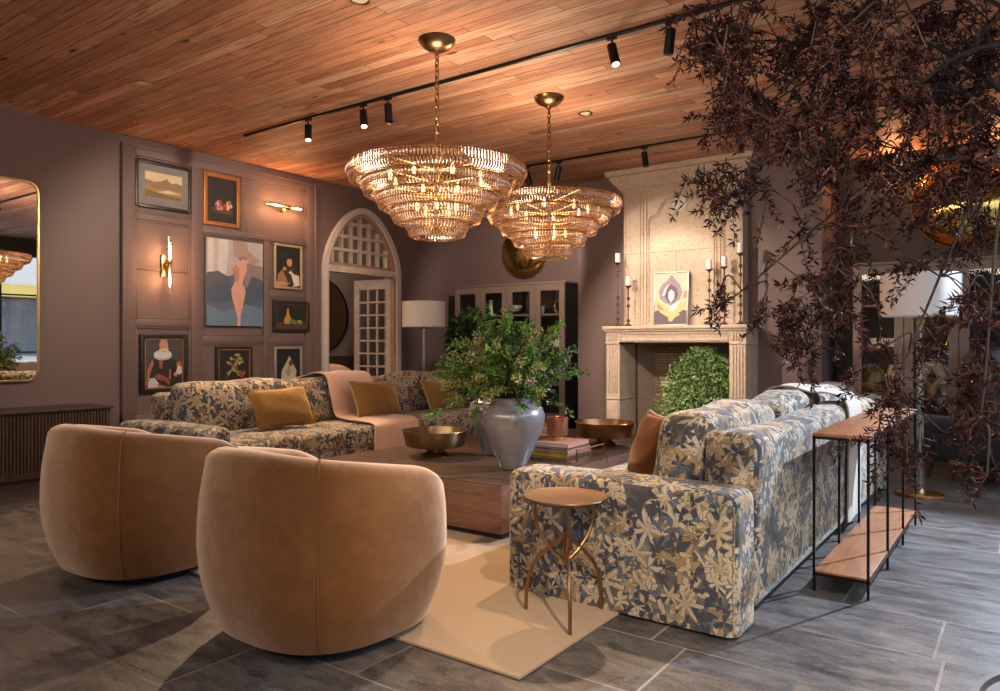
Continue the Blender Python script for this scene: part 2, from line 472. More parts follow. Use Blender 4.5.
M['leaf_w'] = leafmat('pale_variegated_leaf', (.42,.45,.30)); M['leaf_o'] = leafmat('dark_ivy_leaf', (.015,.04,.012), trans=.05)
M['leaf_m'] = leafmat('maroon_leaf', (.027,.010,.009), .6, .12, .5, .15); M['leaf_m2'] = leafmat('plum_leaf', (.055,.018,.019), .6, .15, .4, .2)
M['bark'] = plain('grey_brown_bark', (.035,.024,.021), .9, var=.4, scale=30, bump=.5)
M['twig'] = plain('green_twig', (.08,.09,.035), .8, var=.3)
# ------------------------------------------------------------------ the setting
XL, XR, YB, YF, H, YC = -7.41, 1.6, 9.13, -3.0, 3.3, 8.42
def struct(name, mb, m, angle=0, **k):
    o = mb.build(name, m, None, angle, **k); o['kind'] = 'structure'; return o
b = MB(); box(b, XL-3.2, XR+.1, YF-.15, YB+.15, -.12, 0); struct('floor', b, M['slate'])
b = MB(); box(b, XL-3.2, XR+.1, YF-.15, YB+.15, H, H+.12); struct('ceiling', b, M['planks'])
b = MB(); box(b, XL-.2, XR+.1, YB, YB+.15, 0, H); struct('wall_back', b, M['wall'])
b = MB(); box(b, XL-.2, XR+.1, YF-.15, YF, 0, H); struct('wall_front', b, M['outwall'])
# left wall with a pointed-arch opening
AY0, AY1, AS, AH = 6.36, 7.70, 2.19, .80
AC, AW = (AY0+AY1)/2, (AY1-AY0)/2
def arch(u, w=AW, h=AH):  # height above spring at offset u from the centre
    t = min(1, abs(u)/w); return h * (1 - t**1.8)**.64
def archpts(w, h, n=28, z0=AS, yc=AC):
    out = []
    for i in range(n+1):
        u = -math.cos(PI*i/n)*w
        out.append((yc+u, z0+arch(u, w, h)))
    return out
b = MB()
box(b, XL-.2, XL, YF, AY0, 0, H); box(b, XL-.2, XL, AY1, YB, 0, H)
ap = archpts(AW, AH)
for (p, q) in zip(ap[:-1], ap[1:]):
    prism(b, [p, q, (q[0], H), (p[0], H)], 0, XL-.2, XL)
struct('wall_left', b, M['wall'])
# chimney wall in front of the back wall, with the fire opening
CX0, CX1, OX0, OX1, OZ = -4.82, -1.815, -3.99, -2.66, 1.21
b = MB()
box(b, CX0, OX0, YC, YB, 0, H); box(b, OX1, CX1, YC, YB, 0, H); box(b, OX0, OX1, YC, YB, OZ, H)
struct('wall_chimney', b, M['wall'])
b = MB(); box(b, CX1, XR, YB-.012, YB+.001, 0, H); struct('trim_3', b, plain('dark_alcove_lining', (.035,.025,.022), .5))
# right wall: glazed between black mullions
b = MB(); box(b, XR, XR+.1, YF, YB, 2.98, H); box(b, XR, XR+.1, YF, YB, 0, .12); box(b, XR, XR+.1, 8.9, YB, .12, 2.98); struct('wall_right', b, M['blacksoft'])
nwin = 6; wl = (8.9-YF)/nwin
for i in range(nwin):
    y0 = YF+i*wl; y1 = y0+wl
    b = MB(); f = .045
    box(b, XR+.01, XR+.08, y0, y0+f, .12, 2.98); box(b, XR+.01, XR+.08, y1-f, y1, .12, 2.98)
    box(b, XR+.01, XR+.08, y0+f, y1-f, .12, .12+f); box(b, XR+.01, XR+.08, y0+f, y1-f, 2.98-f, 2.98)
    box(b, XR+.02, XR+.07, y0+f, y1-f, 1.0, 1.03); box(b, XR+.02, XR+.07, y0+f, y1-f, 2.15, 2.18)
    box(b, XR+.02, XR+.07, (y0+y1)/2-.015, (y0+y1)/2+.015, .16, 2.94)
    w = struct('window_%d' % (i+1), b, M['black'])
    g = MB(); box(g, XR+.04, XR+.048, y0+f, y1-f, .12+f, 2.98-f); g.build('pane', M['glass'], w, 0)
# the small room seen through the arch
b = MB(); box(b, -9.75, -9.6, 4.8, YB+1.0, 0, H); struct('wall_inner_room', b, M['wall2'])
b = MB(); box(b, -9.6, XL-.2, YB+.85, YB+1.0, 0, H); box(b, -9.6, XL-.2, 4.8, 4.95, 0, H); box(b, XL-.2, XL-.05, YB, YB+1.0, 0, H); struct('wall_inner_room_sides', b, M['wall2'])
b = MB(); box(b, -9.75, XL-.0, YB+.15, YB+1.0, -.12, 0); struct('floor_inner_room', b, M['slate'])
b = MB(); box(b, -9.75, XL-.0, YB+.15, YB+1.0, H, H+.12); struct('ceiling_inner_room', b, M['planks'])

# panelling on the left wall
b = MB(); X0, X1 = XL, XL+.028
def rail(y0, y1, z0, z1, d=.028):
    rbox(b, XL-.005, XL+d, y0, y1, z0, z1, .006, 1)
def bead(y0, y1, z0, z1, w=.022, d=.016):
    rail(y0, y0+w, z0, z1, d); rail(y1-w, y1, z0, z1, d); rail(y0+w, y1-w, z1-w, z1, d); rail(y0+w, y1-w, z0, z0+w, d)
rail(3.74, 3.88, .30, 3.22); rail(6.06, 6.20, .30, 3.22); rail(3.88, 6.06, 3.12, 3.22); rail(3.88, 6.06, .30, .47)
rail(3.735, 3.76, .30, 3.22, .045); rail(6.18, 6.205, .3, 3.22, .045); rail(3.76, 6.18, 3.2, 3.225, .045)
rail(4.49, 4.62, .47, 3.12); rail(3.88, 4.49, 2.47, 2.54); rail(3.88, 4.49, 1.37, 1.45); rail(3.88, 4.49, 1.955, 1.975, .012)
rail(5.11, 5.19, 2.49, 3.12); rail(4.62, 6.06, 2.42, 2.49); rail(5.42, 5.50, .47, 2.42)
rail(4.62, 5.42, 1.20, 1.28); rail(5.50, 6.06, 1.20, 1.26); rail(5.50, 6.06, 1.76, 1.82)
for q in ((3.88,4.49,2.54,3.12),(3.88,4.49,1.45,2.47),(3.88,4.49,.47,1.37),(4.62,5.11,2.49,3.12),(5.19,6.06,2.49,3.12),(4.62,5.42,1.28,2.42),
          (4.62,5.42,.47,1.20),(5.5,6.06,1.82,2.42),(5.5,6.06,1.26,1.76),(5.5,6.06,.47,1.20)): bead(*q)
struct('trim_1', b, M['wall'], 30)
b = MB(); box(b, XL, XL+.02, YF, 6.30, 0, .14); box(b, XL, XL+.02, 7.78, YB, 0, .14); struct('baseboard_left', b, M['wall'])
b = MB(); box(b, XL, CX0, YB-.02, YB, 0, .14); box(b, CX1, XR, YB-.02, YB, 0, .14); box(b, CX0, -4.25, YC-.02, YC, 0, .14); box(b, -2.42, CX1, YC-.02, YC, 0, .14); struct('baseboard_back', b, M['wall'])

# outside the glazing: paving and a pale building across the street
b = MB(); box(b, XR+.1, 16, -14, 26, -.25, -.1); struct('pavement', b, plain('grey_paving', (.30,.29,.28), .9))
t = thing('street_building', 'pale building across the street, seen only in the tall mirror', 'building', (12, 6, -.1))
b = MB(); box(b, 0, 3, -18, 18, 0, 7); b.build('wall', plain('pale_render', (.62,.60,.57), .9), t, 0)
for k in range(9):
    b = MB(); box(b, -.05, .02, -16+k*3.8, -14.2+k*3.8, .9, 2.9); b.build('window', plain('shop_glass', (.06,.07,.08), .15), t, 0)
    b = MB(); prism(b, [(-.05, 3.2), (-1.0, 2.8), (-1.0, 2.75), (-.05, 3.1)], 1, -16.2+k*3.8, -14+k*3.8); b.build('awning', plain(*(('yellow_awning', (.60,.40,.08)) if k % 2 else ('pink_awning', (.55,.22,.24)))), t, 0)

# arch: casing, transom, fanlight lattice; the open leaf is door_1
b = MB()
for (w0, w1, h0, h1, x1, mi) in ((AW+.045, AW-.03, AH+.05, AH-.03, XL+.05, 2), (AW-.03, AW-.075, AH-.03, AH-.085, XL+.015, 1)):
    o_ = [(AC-w0, 0.0)] + archpts(w0, h0) + [(AC+w0, 0.0)]; i_ = [(AC-w1, 0.0)] + archpts(w1, h1) + [(AC+w1, 0.0)]
    for k in range(len(o_)-1):
        prism(b, [o_[k], o_[k+1], i_[k+1], i_[k]], 0, XL-.17, x1, mi)
box(b, XL-.12, XL+.02, AY0, AY1, AS-.05, AS+.035, 0)
box(b, XL-.10, XL+.0, AY0+.05, AY1-.05, AS+.035, AS+.075, 1)
struct('trim_2', b, [M['cream_wood'], plain('worn_terracotta_wood', (.40,.25,.18), .7, var=.4, scale=16), plain('chalky_white_casing', (.58,.53,.51), .75, var=.12, scale=18, bump=.3)], 0)
b = MB()
def lat_top(u): return AS + arch(u, AW-.07, AH-.075)
for k in range(-3, 4):
    y = AC + k*.168
    if abs(y-AC) < AW-.08: box(b, XL-.09, XL-.02, y-.013, y+.013, AS+.07, lat_top(y-AC)+.01)
for z in (.26, .44, .62):
    u = AW*.93
    while u > 0 and lat_top(u) < AS+z: u -= .01
    box(b, XL-.085, XL-.025, AC-u, AC+u, AS+z-.020, AS+z+.020)
o = struct('window_7', b, M['cream_wood'], 0)
g = MB(); pp = [(y, z) for (y, z) in archpts(AW-.07, AH-.08)]
prism(g, pp, 0, XL-.058, XL-.053); g.build('pane', M['glass'], o, 0)

# open leaf of the glazed door, hinged at the right jamb and swung into the inner room
lf = link(bpy.data.objects.new('door_1', None)); lf['kind'] = 'structure'
lf.location = (XL-.05, 7.64, 0); lf.rotation_euler = (0, 0, math.radians(188))
b = MB(); LW, LH = .66, 2.12
box(b, 0, .085, -.02, .02, .02, LH); box(b, LW-.085, LW, -.02, .02, .02, LH); box(b, .085, LW-.085, -.02, .02, .02, .30); box(b, .085, LW-.085, -.02, .02, LH-.14, LH)
cw = (LW-.17)/3; ch = (LH-.44)/9
for i in (1, 2): box(b, .085+cw*i-.013, .085+cw*i+.013, -.014, .014, .30, LH-.14)
for j in range(1, 9): box(b, .085, LW-.085, -.014, .014, .30+ch*j-.013, .30+ch*j+.013)
b.build('door_frame', M['cream_wood'], lf, 0)
g = MB(); box(g, .08, LW-.08, -.003, .003, .29, LH-.13); g.build('pane', M['glass'], lf, 0)
b = MB(); cyl(b, (LW-.04, -.02, 1.0), (LW-.04, -.06, 1.0), .008); tube(b, [(LW-.04, -.06, 1.0), (LW-.12, -.06, 1.0)], .009); b.build('door_handle', M['brass'], lf)

# things in the inner room
t = thing('round_mirror', 'large round smoked mirror on the wall of the room beyond the arch', 'mirror', (-9.6, 8.12, 1.66))
b = MB(); lathe(b, [(0, 0), (.62, 0), (.62, .012), (0, .012)], 56, T=rot('Y', PI/2)); b.build('mirror_glass', M['mirror2'], t)
b = MB(); lathe(b, [(.62, 0), (.635, 0), (.635, .025), (.62, .025)], 56, T=rot('Y', PI/2), close=False); b.build('frame', M['black'], t)
t = thing('upholstered_bench', 'low bench with dark back rail in the room beyond the arch', 'bench', (-9.2, 8.1, 0))
b = MB(); rbox(b, -.3, .45, -1.2, .9, .05, .62, .03, 2); b.build('seat', M['wall2'], t)
b = MB(); rbox(b, -.39, -.3, -1.2, .9, .05, .98, .01, 1); b.build('backrest', M['dark_wood'], t)

def pillow_mb(w, h, t, n=14, piping=None, wr=.0, seed=0):
    b = MB(); vs = []; fs = []; rnd = random.Random(seed)
    ph = [rnd.uniform(0, 6.28) for _ in range(6)]
    for s in (1, -1):
        for i in range(n+1):
            for j in range(n+1):
                x = -1+2*i/n; y = -1+2*j/n
                e = ((1-abs(x)**2.4)*(1-abs(y)**2.4))
                th = t*.5*max(0, e)**.5
                px = x*(1-.07*(1-abs(y)**2)*abs(x)**4*1.0); py = y*(1-.10*(1-abs(x)**2)*abs(y)**4)
                wv = wr*math.sin(x*4+ph[0]+y*2)*math.sin(y*5+ph[1])*min(1, e*2)
                vs.append((px*w/2, py*h/2, s*(th+wv*.5)))
    N = (n+1)**2
    for s in (0, 1):
        for i in range(n):
            for j in range(n):
                q = (s*N+i*(n+1)+j, s*N+(i+1)*(n+1)+j, s*N+(i+1)*(n+1)+j+1, s*N+i*(n+1)+j+1)
                fs.append(q if s == 0 else q[::-1])
    ring = [(i, 0) for i in range(n)] + [(n, j) for j in range(n)] + [(i, n) for i in range(n, 0, -1)] + [(0, j) for j in range(n, 0, -1)]
    # weld rim by a thin edge strip
    for k in range(len(ring)):
        a = ring[k][0]*(n+1)+ring[k][1]; c = ring[(k+1) % len(ring)][0]*(n+1)+ring[(k+1) % len(ring)][1]
        fs.append((a, N+a, N+c, c))
    b.add(vs, fs); rim = [V((vs[i*(n+1)+j][0], vs[i*(n+1)+j][1], 0)) for (i, j) in ring]
    return b, rim

def pillow(name, label, loc, rotm, w, h, t, mat, pipe=None, cat='cushion', group=None, uv=False, seed=0, back=None, wr=.012):
    o = thing(name, label, cat, (0, 0, 0), 0, group)
    o.matrix_world = Matrix.Translation(loc) @ rotm
    b, rim = pillow_mb(w, h, t, wr=wr, seed=seed)
    b.build('cover', mat, o, 60, uv=uv)
    if pipe:
        b = MB(); tube(b, rim, .006, 6, closed=True); b.build('piping', pipe, o)
    return o
pillow('pillow', 'beige pillow on the bench seen through the arch', (-9.0, 7.75, .745), rot('Z', PI/2), .75, .50, .26, M['blush'], cat='pillow')

# ------------------------------------------------------------------ wall mirror, reeded sideboard
t = thing('wall_mirror', 'tall mirror with rounded corners and thin brass rim on mauve wall', 'mirror', (XL, 0, 0))
def rrect(y0, y1, z0, z1, r, n=6):
    out = []
    for (cy, cz, a0) in ((y1-r, z1-r, 0), (y0+r, z1-r, 90), (y0+r, z0+r, 180), (y1-r, z0+r, 270)):
        for k in range(n+1):
            a = math.radians(a0+90*k/n); out.append((cy+r*math.cos(a), cz+r*math.sin(a)))
    return out
b = MB(); prism(b, rrect(1.93, 2.965, .865, 2.66, .09), 0, .004, .022); b.build('mirror_glass', M['mirror'], t, 0)
b = MB(); o_ = rrect(1.915, 2.98, .85, 2.675, .10); i_ = rrect(1.93, 2.965, .865, 2.66, .09)
for k in range(len(o_)):
    k2 = (k+1) % len(o_); prism(b, [o_[k], o_[k2], i_[k2], i_[k]], 0, 0, .035)
b.build('frame', M['brass'], t, 0)

t = thing('reeded_sideboard', 'dark wood sideboard with vertical reeded front along mauve wall', 'sideboard', (-7.13, 2.2, 0))
b = MB(); rbox(b, -.27, .27, -1.2, 1.2, .595, .62, .006, 1); b.build('top', M['dark_wood'], t)
b = MB(); box(b, -.27, .235, -1.18, 1.18, .06, .595); box(b, -.27, .255, -1.18, 1.18, .045, .10)
y = -1.175
while y < 1.17:
    cyl(b, (.24, y, .10), (.24, y, .595), .012, seg=8); y += .027
x = -.25
while x < .23:
    cyl(b, (x, 1.183, .10), (x, 1.183, .595), .012, seg=8); x += .027
b.build('body', M['reed_wood'], t)
b = MB(); box(b, -.25, .21, -1.15, 1.15, 0, .045); b.build('plinth', plain('walnut_plinth', (.10,.05,.03), .5), t, 0)

# ------------------------------------------------------------------ pictures on the panelled wall
def picture(name, label, y0, y1, z0, z1, fw, fmat, shapes, depth=.035, inner=None, cat='picture'):
    """u to the right (+Y), v upwards; shapes: (material, polygon) painted in order on the canvas"""
    t = thing(name, label, cat, (XL+.001, (y0+y1)/2, (z0+z1)/2))
    w, h = (y1-y0)/2, (z1-z0)/2
    if fw:
        b = MB()
        for (a0, a1, c0, c1) in ((-w, -w+fw, -h, h), (w-fw, w, -h, h), (-w+fw, w-fw, h-fw, h), (-w+fw, w-fw, -h, -h+fw)):
            rbox(b, 0, depth, a0, a1, c0, c1, .006, 2)
        b.build('frame', fmat, t)
    if inner:
        b = MB(); w2, h2 = w-fw, h-fw
        for (a0, a1, c0, c1) in ((-w2, -w2+.012, -h2, h2), (w2-.012, w2, -h2, h2), (-w2, w2, h2-.012, h2), (-w2, w2, -h2, -h2+.012)):
            box(b, .0, depth*.8, a0, a1, c0, c1)
        b.build('slip', inner, t)
    b = MB(); mats = []; cw, chh = w-fw, h-fw; xd = depth*.55 if fw else depth
    mats.append(shapes[0][0]); box(b, 0, xd, -cw, cw, -chh, chh, 0)
    for k, (m, poly) in enumerate(shapes[1:]):
        if m not in mats: mats.append(m)
        mi = mats.index(m); x = xd + .0006*(k+1)
        pts = [((u*2-1)*cw*.999, (v*2-1)*chh*.999) for (u, v) in poly]
        ar = sum(pts[i][0]*pts[(i+1) % len(pts)][1]-pts[(i+1) % len(pts)][0]*pts[i][1] for i in range(len(pts)))
        if ar < 0: pts.reverse()
        b.add([(x, p[0], p[1]) for p in pts], [tuple(range(len(pts)))], mi)
    b.build('canvas', mats, t, 0)
    return t
def C(r, g, bb, var=.18): return plain('paint_%02x%02x%02x' % (int(r*255), int(g*255), int(bb*255)), (r, g, bb), .55, var=var, scale=14)
def ell(cx, cy, rx, ry, n=16, a0=0, rotd=0):
    out = []; ca, sa = math.cos(math.radians(rotd)), math.sin(math.radians(rotd))
    for k in range(n):
        a = 2*PI*k/n; x, y = rx*math.cos(a), ry*math.sin(a); out.append((cx+x*ca-y*sa, cy+x*sa+y*ca))
    return out
DK = C(.016,.017,.018); SKIN = C(.50,.26,.17); WHT = C(.62,.60,.55); BLK = C(.02,.017,.015)
M['fr_black'] = plain('black_frame', (.018,.015,.014), .35); M['fr_gold'] = plain('orange_gilt_frame', (.50,.20,.06), .35, .6, var=.3, scale=30)
M['fr_pale'] = plain('pale_gilt_frame', (.50,.40,.22), .4, .5, var=.25, scale=30); M['fr_dgold'] = plain('dark_gilt_frame', (.14,.085,.03), .4, .5, var=.4, scale=30)
M['fr_silver'] = plain('silver_gilt_frame', (.42,.41,.38), .35, .6, var=.2, scale=30)
rr = random.Random(4)
def blobs(cs, n, x0, x1, y0, y1, r0, r1):
    return [(rr.choice(cs), ell(rr.uniform(x0, x1), rr.uniform(y0, y1), rr.uniform(r0, r1), rr.uniform(r0, r1), 9, rotd=rr.uniform(0, 90))) for _ in range(n)]
picture('framed_landscape', 'brown hill landscape with wide grey mat in black frame, top left of panelling', 3.87, 4.49, 2.60, 3.09, .035, M['fr_black'],
    [(C(.19,.18,.19), None), (C(.50,.38,.20), [(.13,.2),(.87,.2),(.87,.82),(.13,.82)]),
     (C(.62,.50,.32), [(.13,.62),(.87,.6),(.87,.82),(.13,.82)]), (C(.24,.16,.08), [(.13,.35),(.87,.35),(.87,.60),(.75,.64),(.66,.60),(.55,.70),(.45,.62),(.3,.57),(.13,.63)]),
     (C(.34,.22,.07), [(.13,.2),(.87,.2),(.87,.42),(.6,.45),(.35,.40),(.13,.5)]), (C(.60,.52,.34), [(.33,.33),(.6,.42),(.86,.36),(.6,.34)]),
     (C(.16,.10,.03), [(.13,.2),(.87,.2),(.87,.27),(.5,.3),(.13,.38)])])
picture('framed_still_life', 'dark flower still life in bright orange gilt frame under ceiling', 4.635, 5.095, 2.515, 3.10, .045, M['fr_gold'],
    [(DK, None)] + [(C(.10,.04,.03), [(.2,.22),(.85,.2),(.9,.3),(.15,.32)])] + blobs([C(.45,.10,.07),C(.55,.30,.2),C(.62,.5,.38),C(.3,.05,.04),C(.12,.14,.05)], 22, .28, .8, .30, .46, .03, .07))
fig = [(.52,0.0),(.58,0.0),(.585,.12),(.64,.28),(.675,.40),(.66,.47),(.62,.50),(.65,.58),(.70,.66),(.69,.73),(.74,.78),(.72,.80),(.66,.75),(.62,.72),(.58,.72),(.52,.74),(.44,.71),(.43,.67),(.47,.60),(.48,.52),(.42,.43),(.43,.34),(.48,.22),(.53,.10)]
picture('canvas_painting', 'large unframed canvas of a pale standing figure against grey-blue', 4.655, 5.39, 1.395, 2.37, 0, None,
    [(C(.10,.13,.18), None), (C(.42,.40,.40), [(0,.6),(.0,1),(1,1),(1,.62),(.7,.7),(.4,.58)]), (C(.56,.55,.55), [(.03,.62),(.34,.60),(.38,1),(.03,1)]), (C(.46,.43,.42), [(.12,.62),(.20,.62),(.21,1),(.12,1)]),
     (C(.36,.27,.23), [(.45,1),(.45,.84),(.7,.70),(.95,.78),(.72,.9),(.7,1)]), (C(.24,.20,.20), [(.68,.75),(1,.72),(1,.35),(.85,.3),(.66,.5)]),
     (C(.09,.10,.12), [(0,.6),(.2,.63),(.4,.55),(.35,.4),(.1,.38),(0,.45)]), (C(.07,.10,.15), [(0,.25),(.45,.3),(.6,.2),(1,.32),(1,.55),(.8,.6),(.7,.45),(.4,.5),(0,.42)]),
     (C(.13,.20,.29), [(0,0),(1,0),(1,.2),(.7,.26),(.3,.16),(0,.24)]), (C(.62,.34,.27), fig), (C(.45,.22,.17), [(.43,.67),(.47,.60),(.48,.52),(.55,.53),(.56,.68),(.5,.72)]), (C(.30,.17,.14), ell(.62,.79,.07,.035)), (C(.62,.34,.27), ell(.64,.76,.05,.03))], depth=.045)
picture('framed_portrait', 'small bearded man portrait in pale gilt frame beside the large canvas', 5.565, 5.985, 1.86, 2.405, .028, M['fr_pale'],
    [(DK, None), (C(.06,.035,.02), [(.1,.0),(.2,.35),(.4,.55),(.7,.55),(.95,.35),(1,0)]), (C(.35,.18,.09), [(.05,.0),(.08,.3),(.25,.42),(.45,.2),(.5,0)]), (WHT, [(.45,.3),(.6,.42),(.72,.33),(.95,.30),(.98,.05),(.7,.02),(.62,.25)]),
     (C(.05,.03,.03), [(.4,.38),(.62,.33),(.75,.05),(.5,.05)]), (C(.5,.30,.2), [(.0,.0),(.3,.03),(.6,.1),(.3,.12),(0,.12)]),
     (SKIN, ell(.55,.62,.11,.12)), (BLK, [(.43,.66),(.45,.78),(.56,.81),(.67,.77),(.68,.64),(.64,.70),(.5,.71)]), (BLK, [(.46,.55),(.55,.50),(.64,.55),(.60,.46),(.52,.46)]), (SKIN, ell(.34,.45,.07,.05))])
picture('framed_fruit_picture', 'pear and grapes still life in wide dark frame, below bearded man', 5.555, 6.10, 1.335, 1.72, .040, M['fr_black'],
    [(DK, None), (C(.07,.045,.03), [(0,0),(1,0),(1,.28),(0,.25)]), (C(.52,.28,.04), [(.28,.2),(.25,.35),(.33,.55),(.36,.82),(.40,.82),(.43,.55),(.5,.35),(.46,.2)])] + blobs([C(.20,.22,.05),C(.30,.30,.09),C(.14,.15,.04)], 12, .45, .8, .22, .36, .04, .07), inner=M['fr_dgold'])
picture('framed_ruff_portrait', 'large portrait of seated figure with white ruff collar in black frame', 3.925, 4.44, .68, 1.292, .045, M['fr_black'],
    [(C(.055,.055,.065), None), (BLK, [(.05,.0),(.12,.45),(.3,.62),(.7,.62),(.92,.5),(.97,.0)]), (C(.34,.15,.07), [(.04,.05),(.08,.4),(.2,.58),(.24,.5),(.14,.3),(.12,.08)]), (C(.34,.15,.07), [(.80,.5),(.92,.55),(.97,.42),(.93,.32),(.85,.4)]),
     (C(.30,.07,.04), [(.25,.25),(.35,.30),(.6,.2),(.66,.1),(.62,.05),(.5,.15),(.3,.18)]), (C(.25,.10,.05), [(.36,.58),(.46,.58),(.46,.4),(.38,.4)]), (C(.40,.14,.08), [(.64,.4),(.68,.35),(.66,.15),(.62,.2)]),
     (C(.52,.54,.58), [(.08,.05),(.12,.2),(.24,.22),(.36,.1),(.32,.0),(.1,.0)]), (SKIN, [(.32,.08),(.55,.03),(.55,.0),(.34,.0)]), (C(.55,.56,.6), [(.80,.30),(.86,.46),(.95,.42),(.97,.30),(.88,.26)]), (SKIN, [(.74,.3),(.82,.32),(.83,.22),(.76,.24)]),
     (C(.42,.44,.48), ell(.46,.66,.24,.10)), (C(.62,.63,.66), ell(.46,.685,.23,.085)), (SKIN, ell(.48,.86,.115,.14)), (C(.25,.12,.08), [(.36,.96),(.48,1),(.6,.96),(.58,.99),(.4,1)]), (C(.75,.52,.24), [(.34,.73),(.60,.76),(.60,.81),(.36,.78)])], inner=M['fr_gold'])
picture('framed_flower_picture', 'golden branch flower still life in black and gilt frame, low centre', 4.785, 5.26, .705, 1.16, .03, M['fr_black'],
    [(DK, None)] + [(C(.28,.22,.07), [(.2,.1),(.5,.45),(.7,.85),(.66,.86),(.45,.5)]), (C(.22,.16,.05), [(.5,.4),(.62,.2),(.65,.2),(.54,.45)])] + blobs([C(.40,.31,.10),C(.30,.22,.07),C(.20,.17,.07),C(.45,.38,.18)], 26, .3, .75, .25, .85, .02, .06) + blobs([C(.35,.07,.04)], 3, .7, .8, .22, .35, .04, .07), inner=M['fr_gold'])
picture('framed_white_veil_picture', 'small picture of a white-veiled figure in silver frame, lowest beside arch', 5.57, 5.985, .64, 1.155, .03, M['fr_silver'],
    [(DK, None), (C(.05,.035,.03), [(0,0),(1,0),(1,.25),(0,.2)]), (C(.50,.45,.33), [(.2,.1),(.22,.42),(.4,.62),(.55,.82),(.68,.62),(.85,.42),(.82,.12),(.5,.05)]), (C(.34,.28,.18), [(.4,.4),(.55,.6),(.6,.3),(.5,.2)]), (C(.12,.06,.04), ell(.60,.62,.09,.08)), (C(.58,.53,.42), [(.35,.2),(.7,.35),(.75,.2),(.5,.12)])])

# sconces
def sconce(name, label, loc, horizontal):
    t = thing(name, label, 'wall lamp', loc)
    R = rot('X', PI/2-.0) if horizontal else Matrix.Identity(4)
    b = MB(); rbox(b, 0, .018, -.045, .045, -.115 if not horizontal else -.045, .115 if not horizontal else .045, .004, 1); b.build('backplate', M['brass'], t)
    b = MB(); cyl(b, (.018, 0, 0), (.075, 0, 0), .011); lathe(b, [(0,-.05),(.026,-.05),(.028,-.03),(.018,-.012),(.022,0),(.018,.012),(.028,.03),(.026,.05),(0,.05)], 20, T=trn(.09,0,0) @ R); b.build('arm', M['brass'], t)
    for s in (1, -1):
        g = MB(); lathe(g, [(.030,.03*s),(.032,.30*s)], 20, T=trn(.09,0,0) @ R, close=False); g.build('glass_tube', M['tubeglass'], t)
        u = MB(); lathe(u, [(0,.05*s),(.007,.06*s),(.010,.12*s),(.009,.20*s),(0,.235*s)], 10, T=trn(.09,0,0) @ R); u.build('bulb', M['bulb'], t)
sconce('wall_sconce', 'vertical brass sconce with two lit glass tubes on panelling', (XL+.01, 4.20, 2.015), False)
sconce('wall_sconce', 'horizontal brass sconce with two lit bulbs high beside the arch', (XL+.01, 5.69, 2.85), True)
# ------------------------------------------------------------------ fireplace
FXc = -3.335
t = thing('stone_fireplace', 'carved limestone fireplace with tall overmantel on mauve chimney wall', 'fireplace', (FXc, YC, 0))
S = M['stone']; hw = .845
b = MB()
prof = [(-.455-.02, 1.345),(-.455-.035,1.36),(-.455-.035,1.40),(0,1.40),(0,1.345)]
rbox(b, -hw-.035, hw+.035, -.485, 0, 1.362, 1.402, .008, 2); rbox(b, -hw-.015, hw+.015, -.465, 0, 1.335, 1.362, .01, 2); b.build('mantel_shelf', S, t)
b = MB(); box(b, -hw, hw, -.44, 0, 1.21, 1.335)
for (a0, a1) in ((-hw+.19, hw-.19),):
    rbox(b, a0, a1, -.455, -.43, 1.305, 1.322, .004, 1); rbox(b, a0, a1, -.455, -.43, 1.225, 1.242, .004, 1); rbox(b, a0, a0+.017, -.4545, -.43, 1.225, 1.322, .004, 1); rbox(b, a1-.017, a1, -.4545, -.43, 1.225, 1.322, .004, 1)
for s in (-1, 1):
    for k in range(4):
        xx = s*(hw-.09)+(k-1.5)*.032
        rbox(b, xx-.009, xx+.009, -.456, -.43, 1.225, 1.322, .006, 2)
b.build('frieze', S, t, 30)
for s in (-1, 1):
    b = MB(); x0, x1 = (hw-.18, hw-.005) if s > 0 else (-hw+.005, -hw+.18)
    box(b, x0, x1, -.435, 0, .22, 1.21); rbox(b, x0-.012*(s<0), x1+.012*(s>0), -.45, 0, 1.185, 1.21, .006, 1)
    for k in range(4):
        xx = (x0+x1)/2+(k-1.5)*.034
        rbox(b, xx-.011, xx+.011, -.449, -.42, .60, 1.17, .009, 2)
    rbox(b, x0-.008, x1+.008, -.452, 0, .52, .535, .004, 1); rbox(b, x0-.012, x1+.012, -.455, 0, 0, .22, .008, 1); rbox(b, x0+.02, x1-.02, -.445, -.42, .26, .50, .004, 1)
    b.build('jamb', S, t, 30)
b = MB(); iw = hw-.18
# firebox: splayed stone cheeks, brick back
prism(b, [(-iw, 0.0), (-iw+.08, .42), (-iw+.0, .42)], 2, 0, 1.21); prism(b, [(iw, 0.0), (iw, .42), (iw-.08, .42)], 2, 0, 1.21)
box(b, -iw, iw, .42, .50, 0, 1.21, 1); box(b, -iw, iw, 0, .42, 1.19, 1.215, 1)
b.build('firebox', [S, M['brick']], t, 0)
b = MB(); x0, x1 = -.725, .735; hy = -.20
box(b, x0, x1, hy, 0, 1.402, 3.10)
def vline(x, z0, z1, w=.018, d=.012): rbox(b, x-w/2, x+w/2, hy-d, hy+.01, z0, z1, .005, 1)
for x in (x0+.22, x0+.255, x0+.30, x1-.22, x1-.255, x1-.30): vline(x, 1.42, 3.09)
for (a, c) in ((x0+.02, x0+.2), (x1-.2, x1-.02)):
    vline(a, 1.45, 3.02, .010, .006); vline(c, 1.45, 3.02, .010, .006); rbox(b, a, c, hy-.006, hy+.01, 3.01, 3.02, .002, 1)
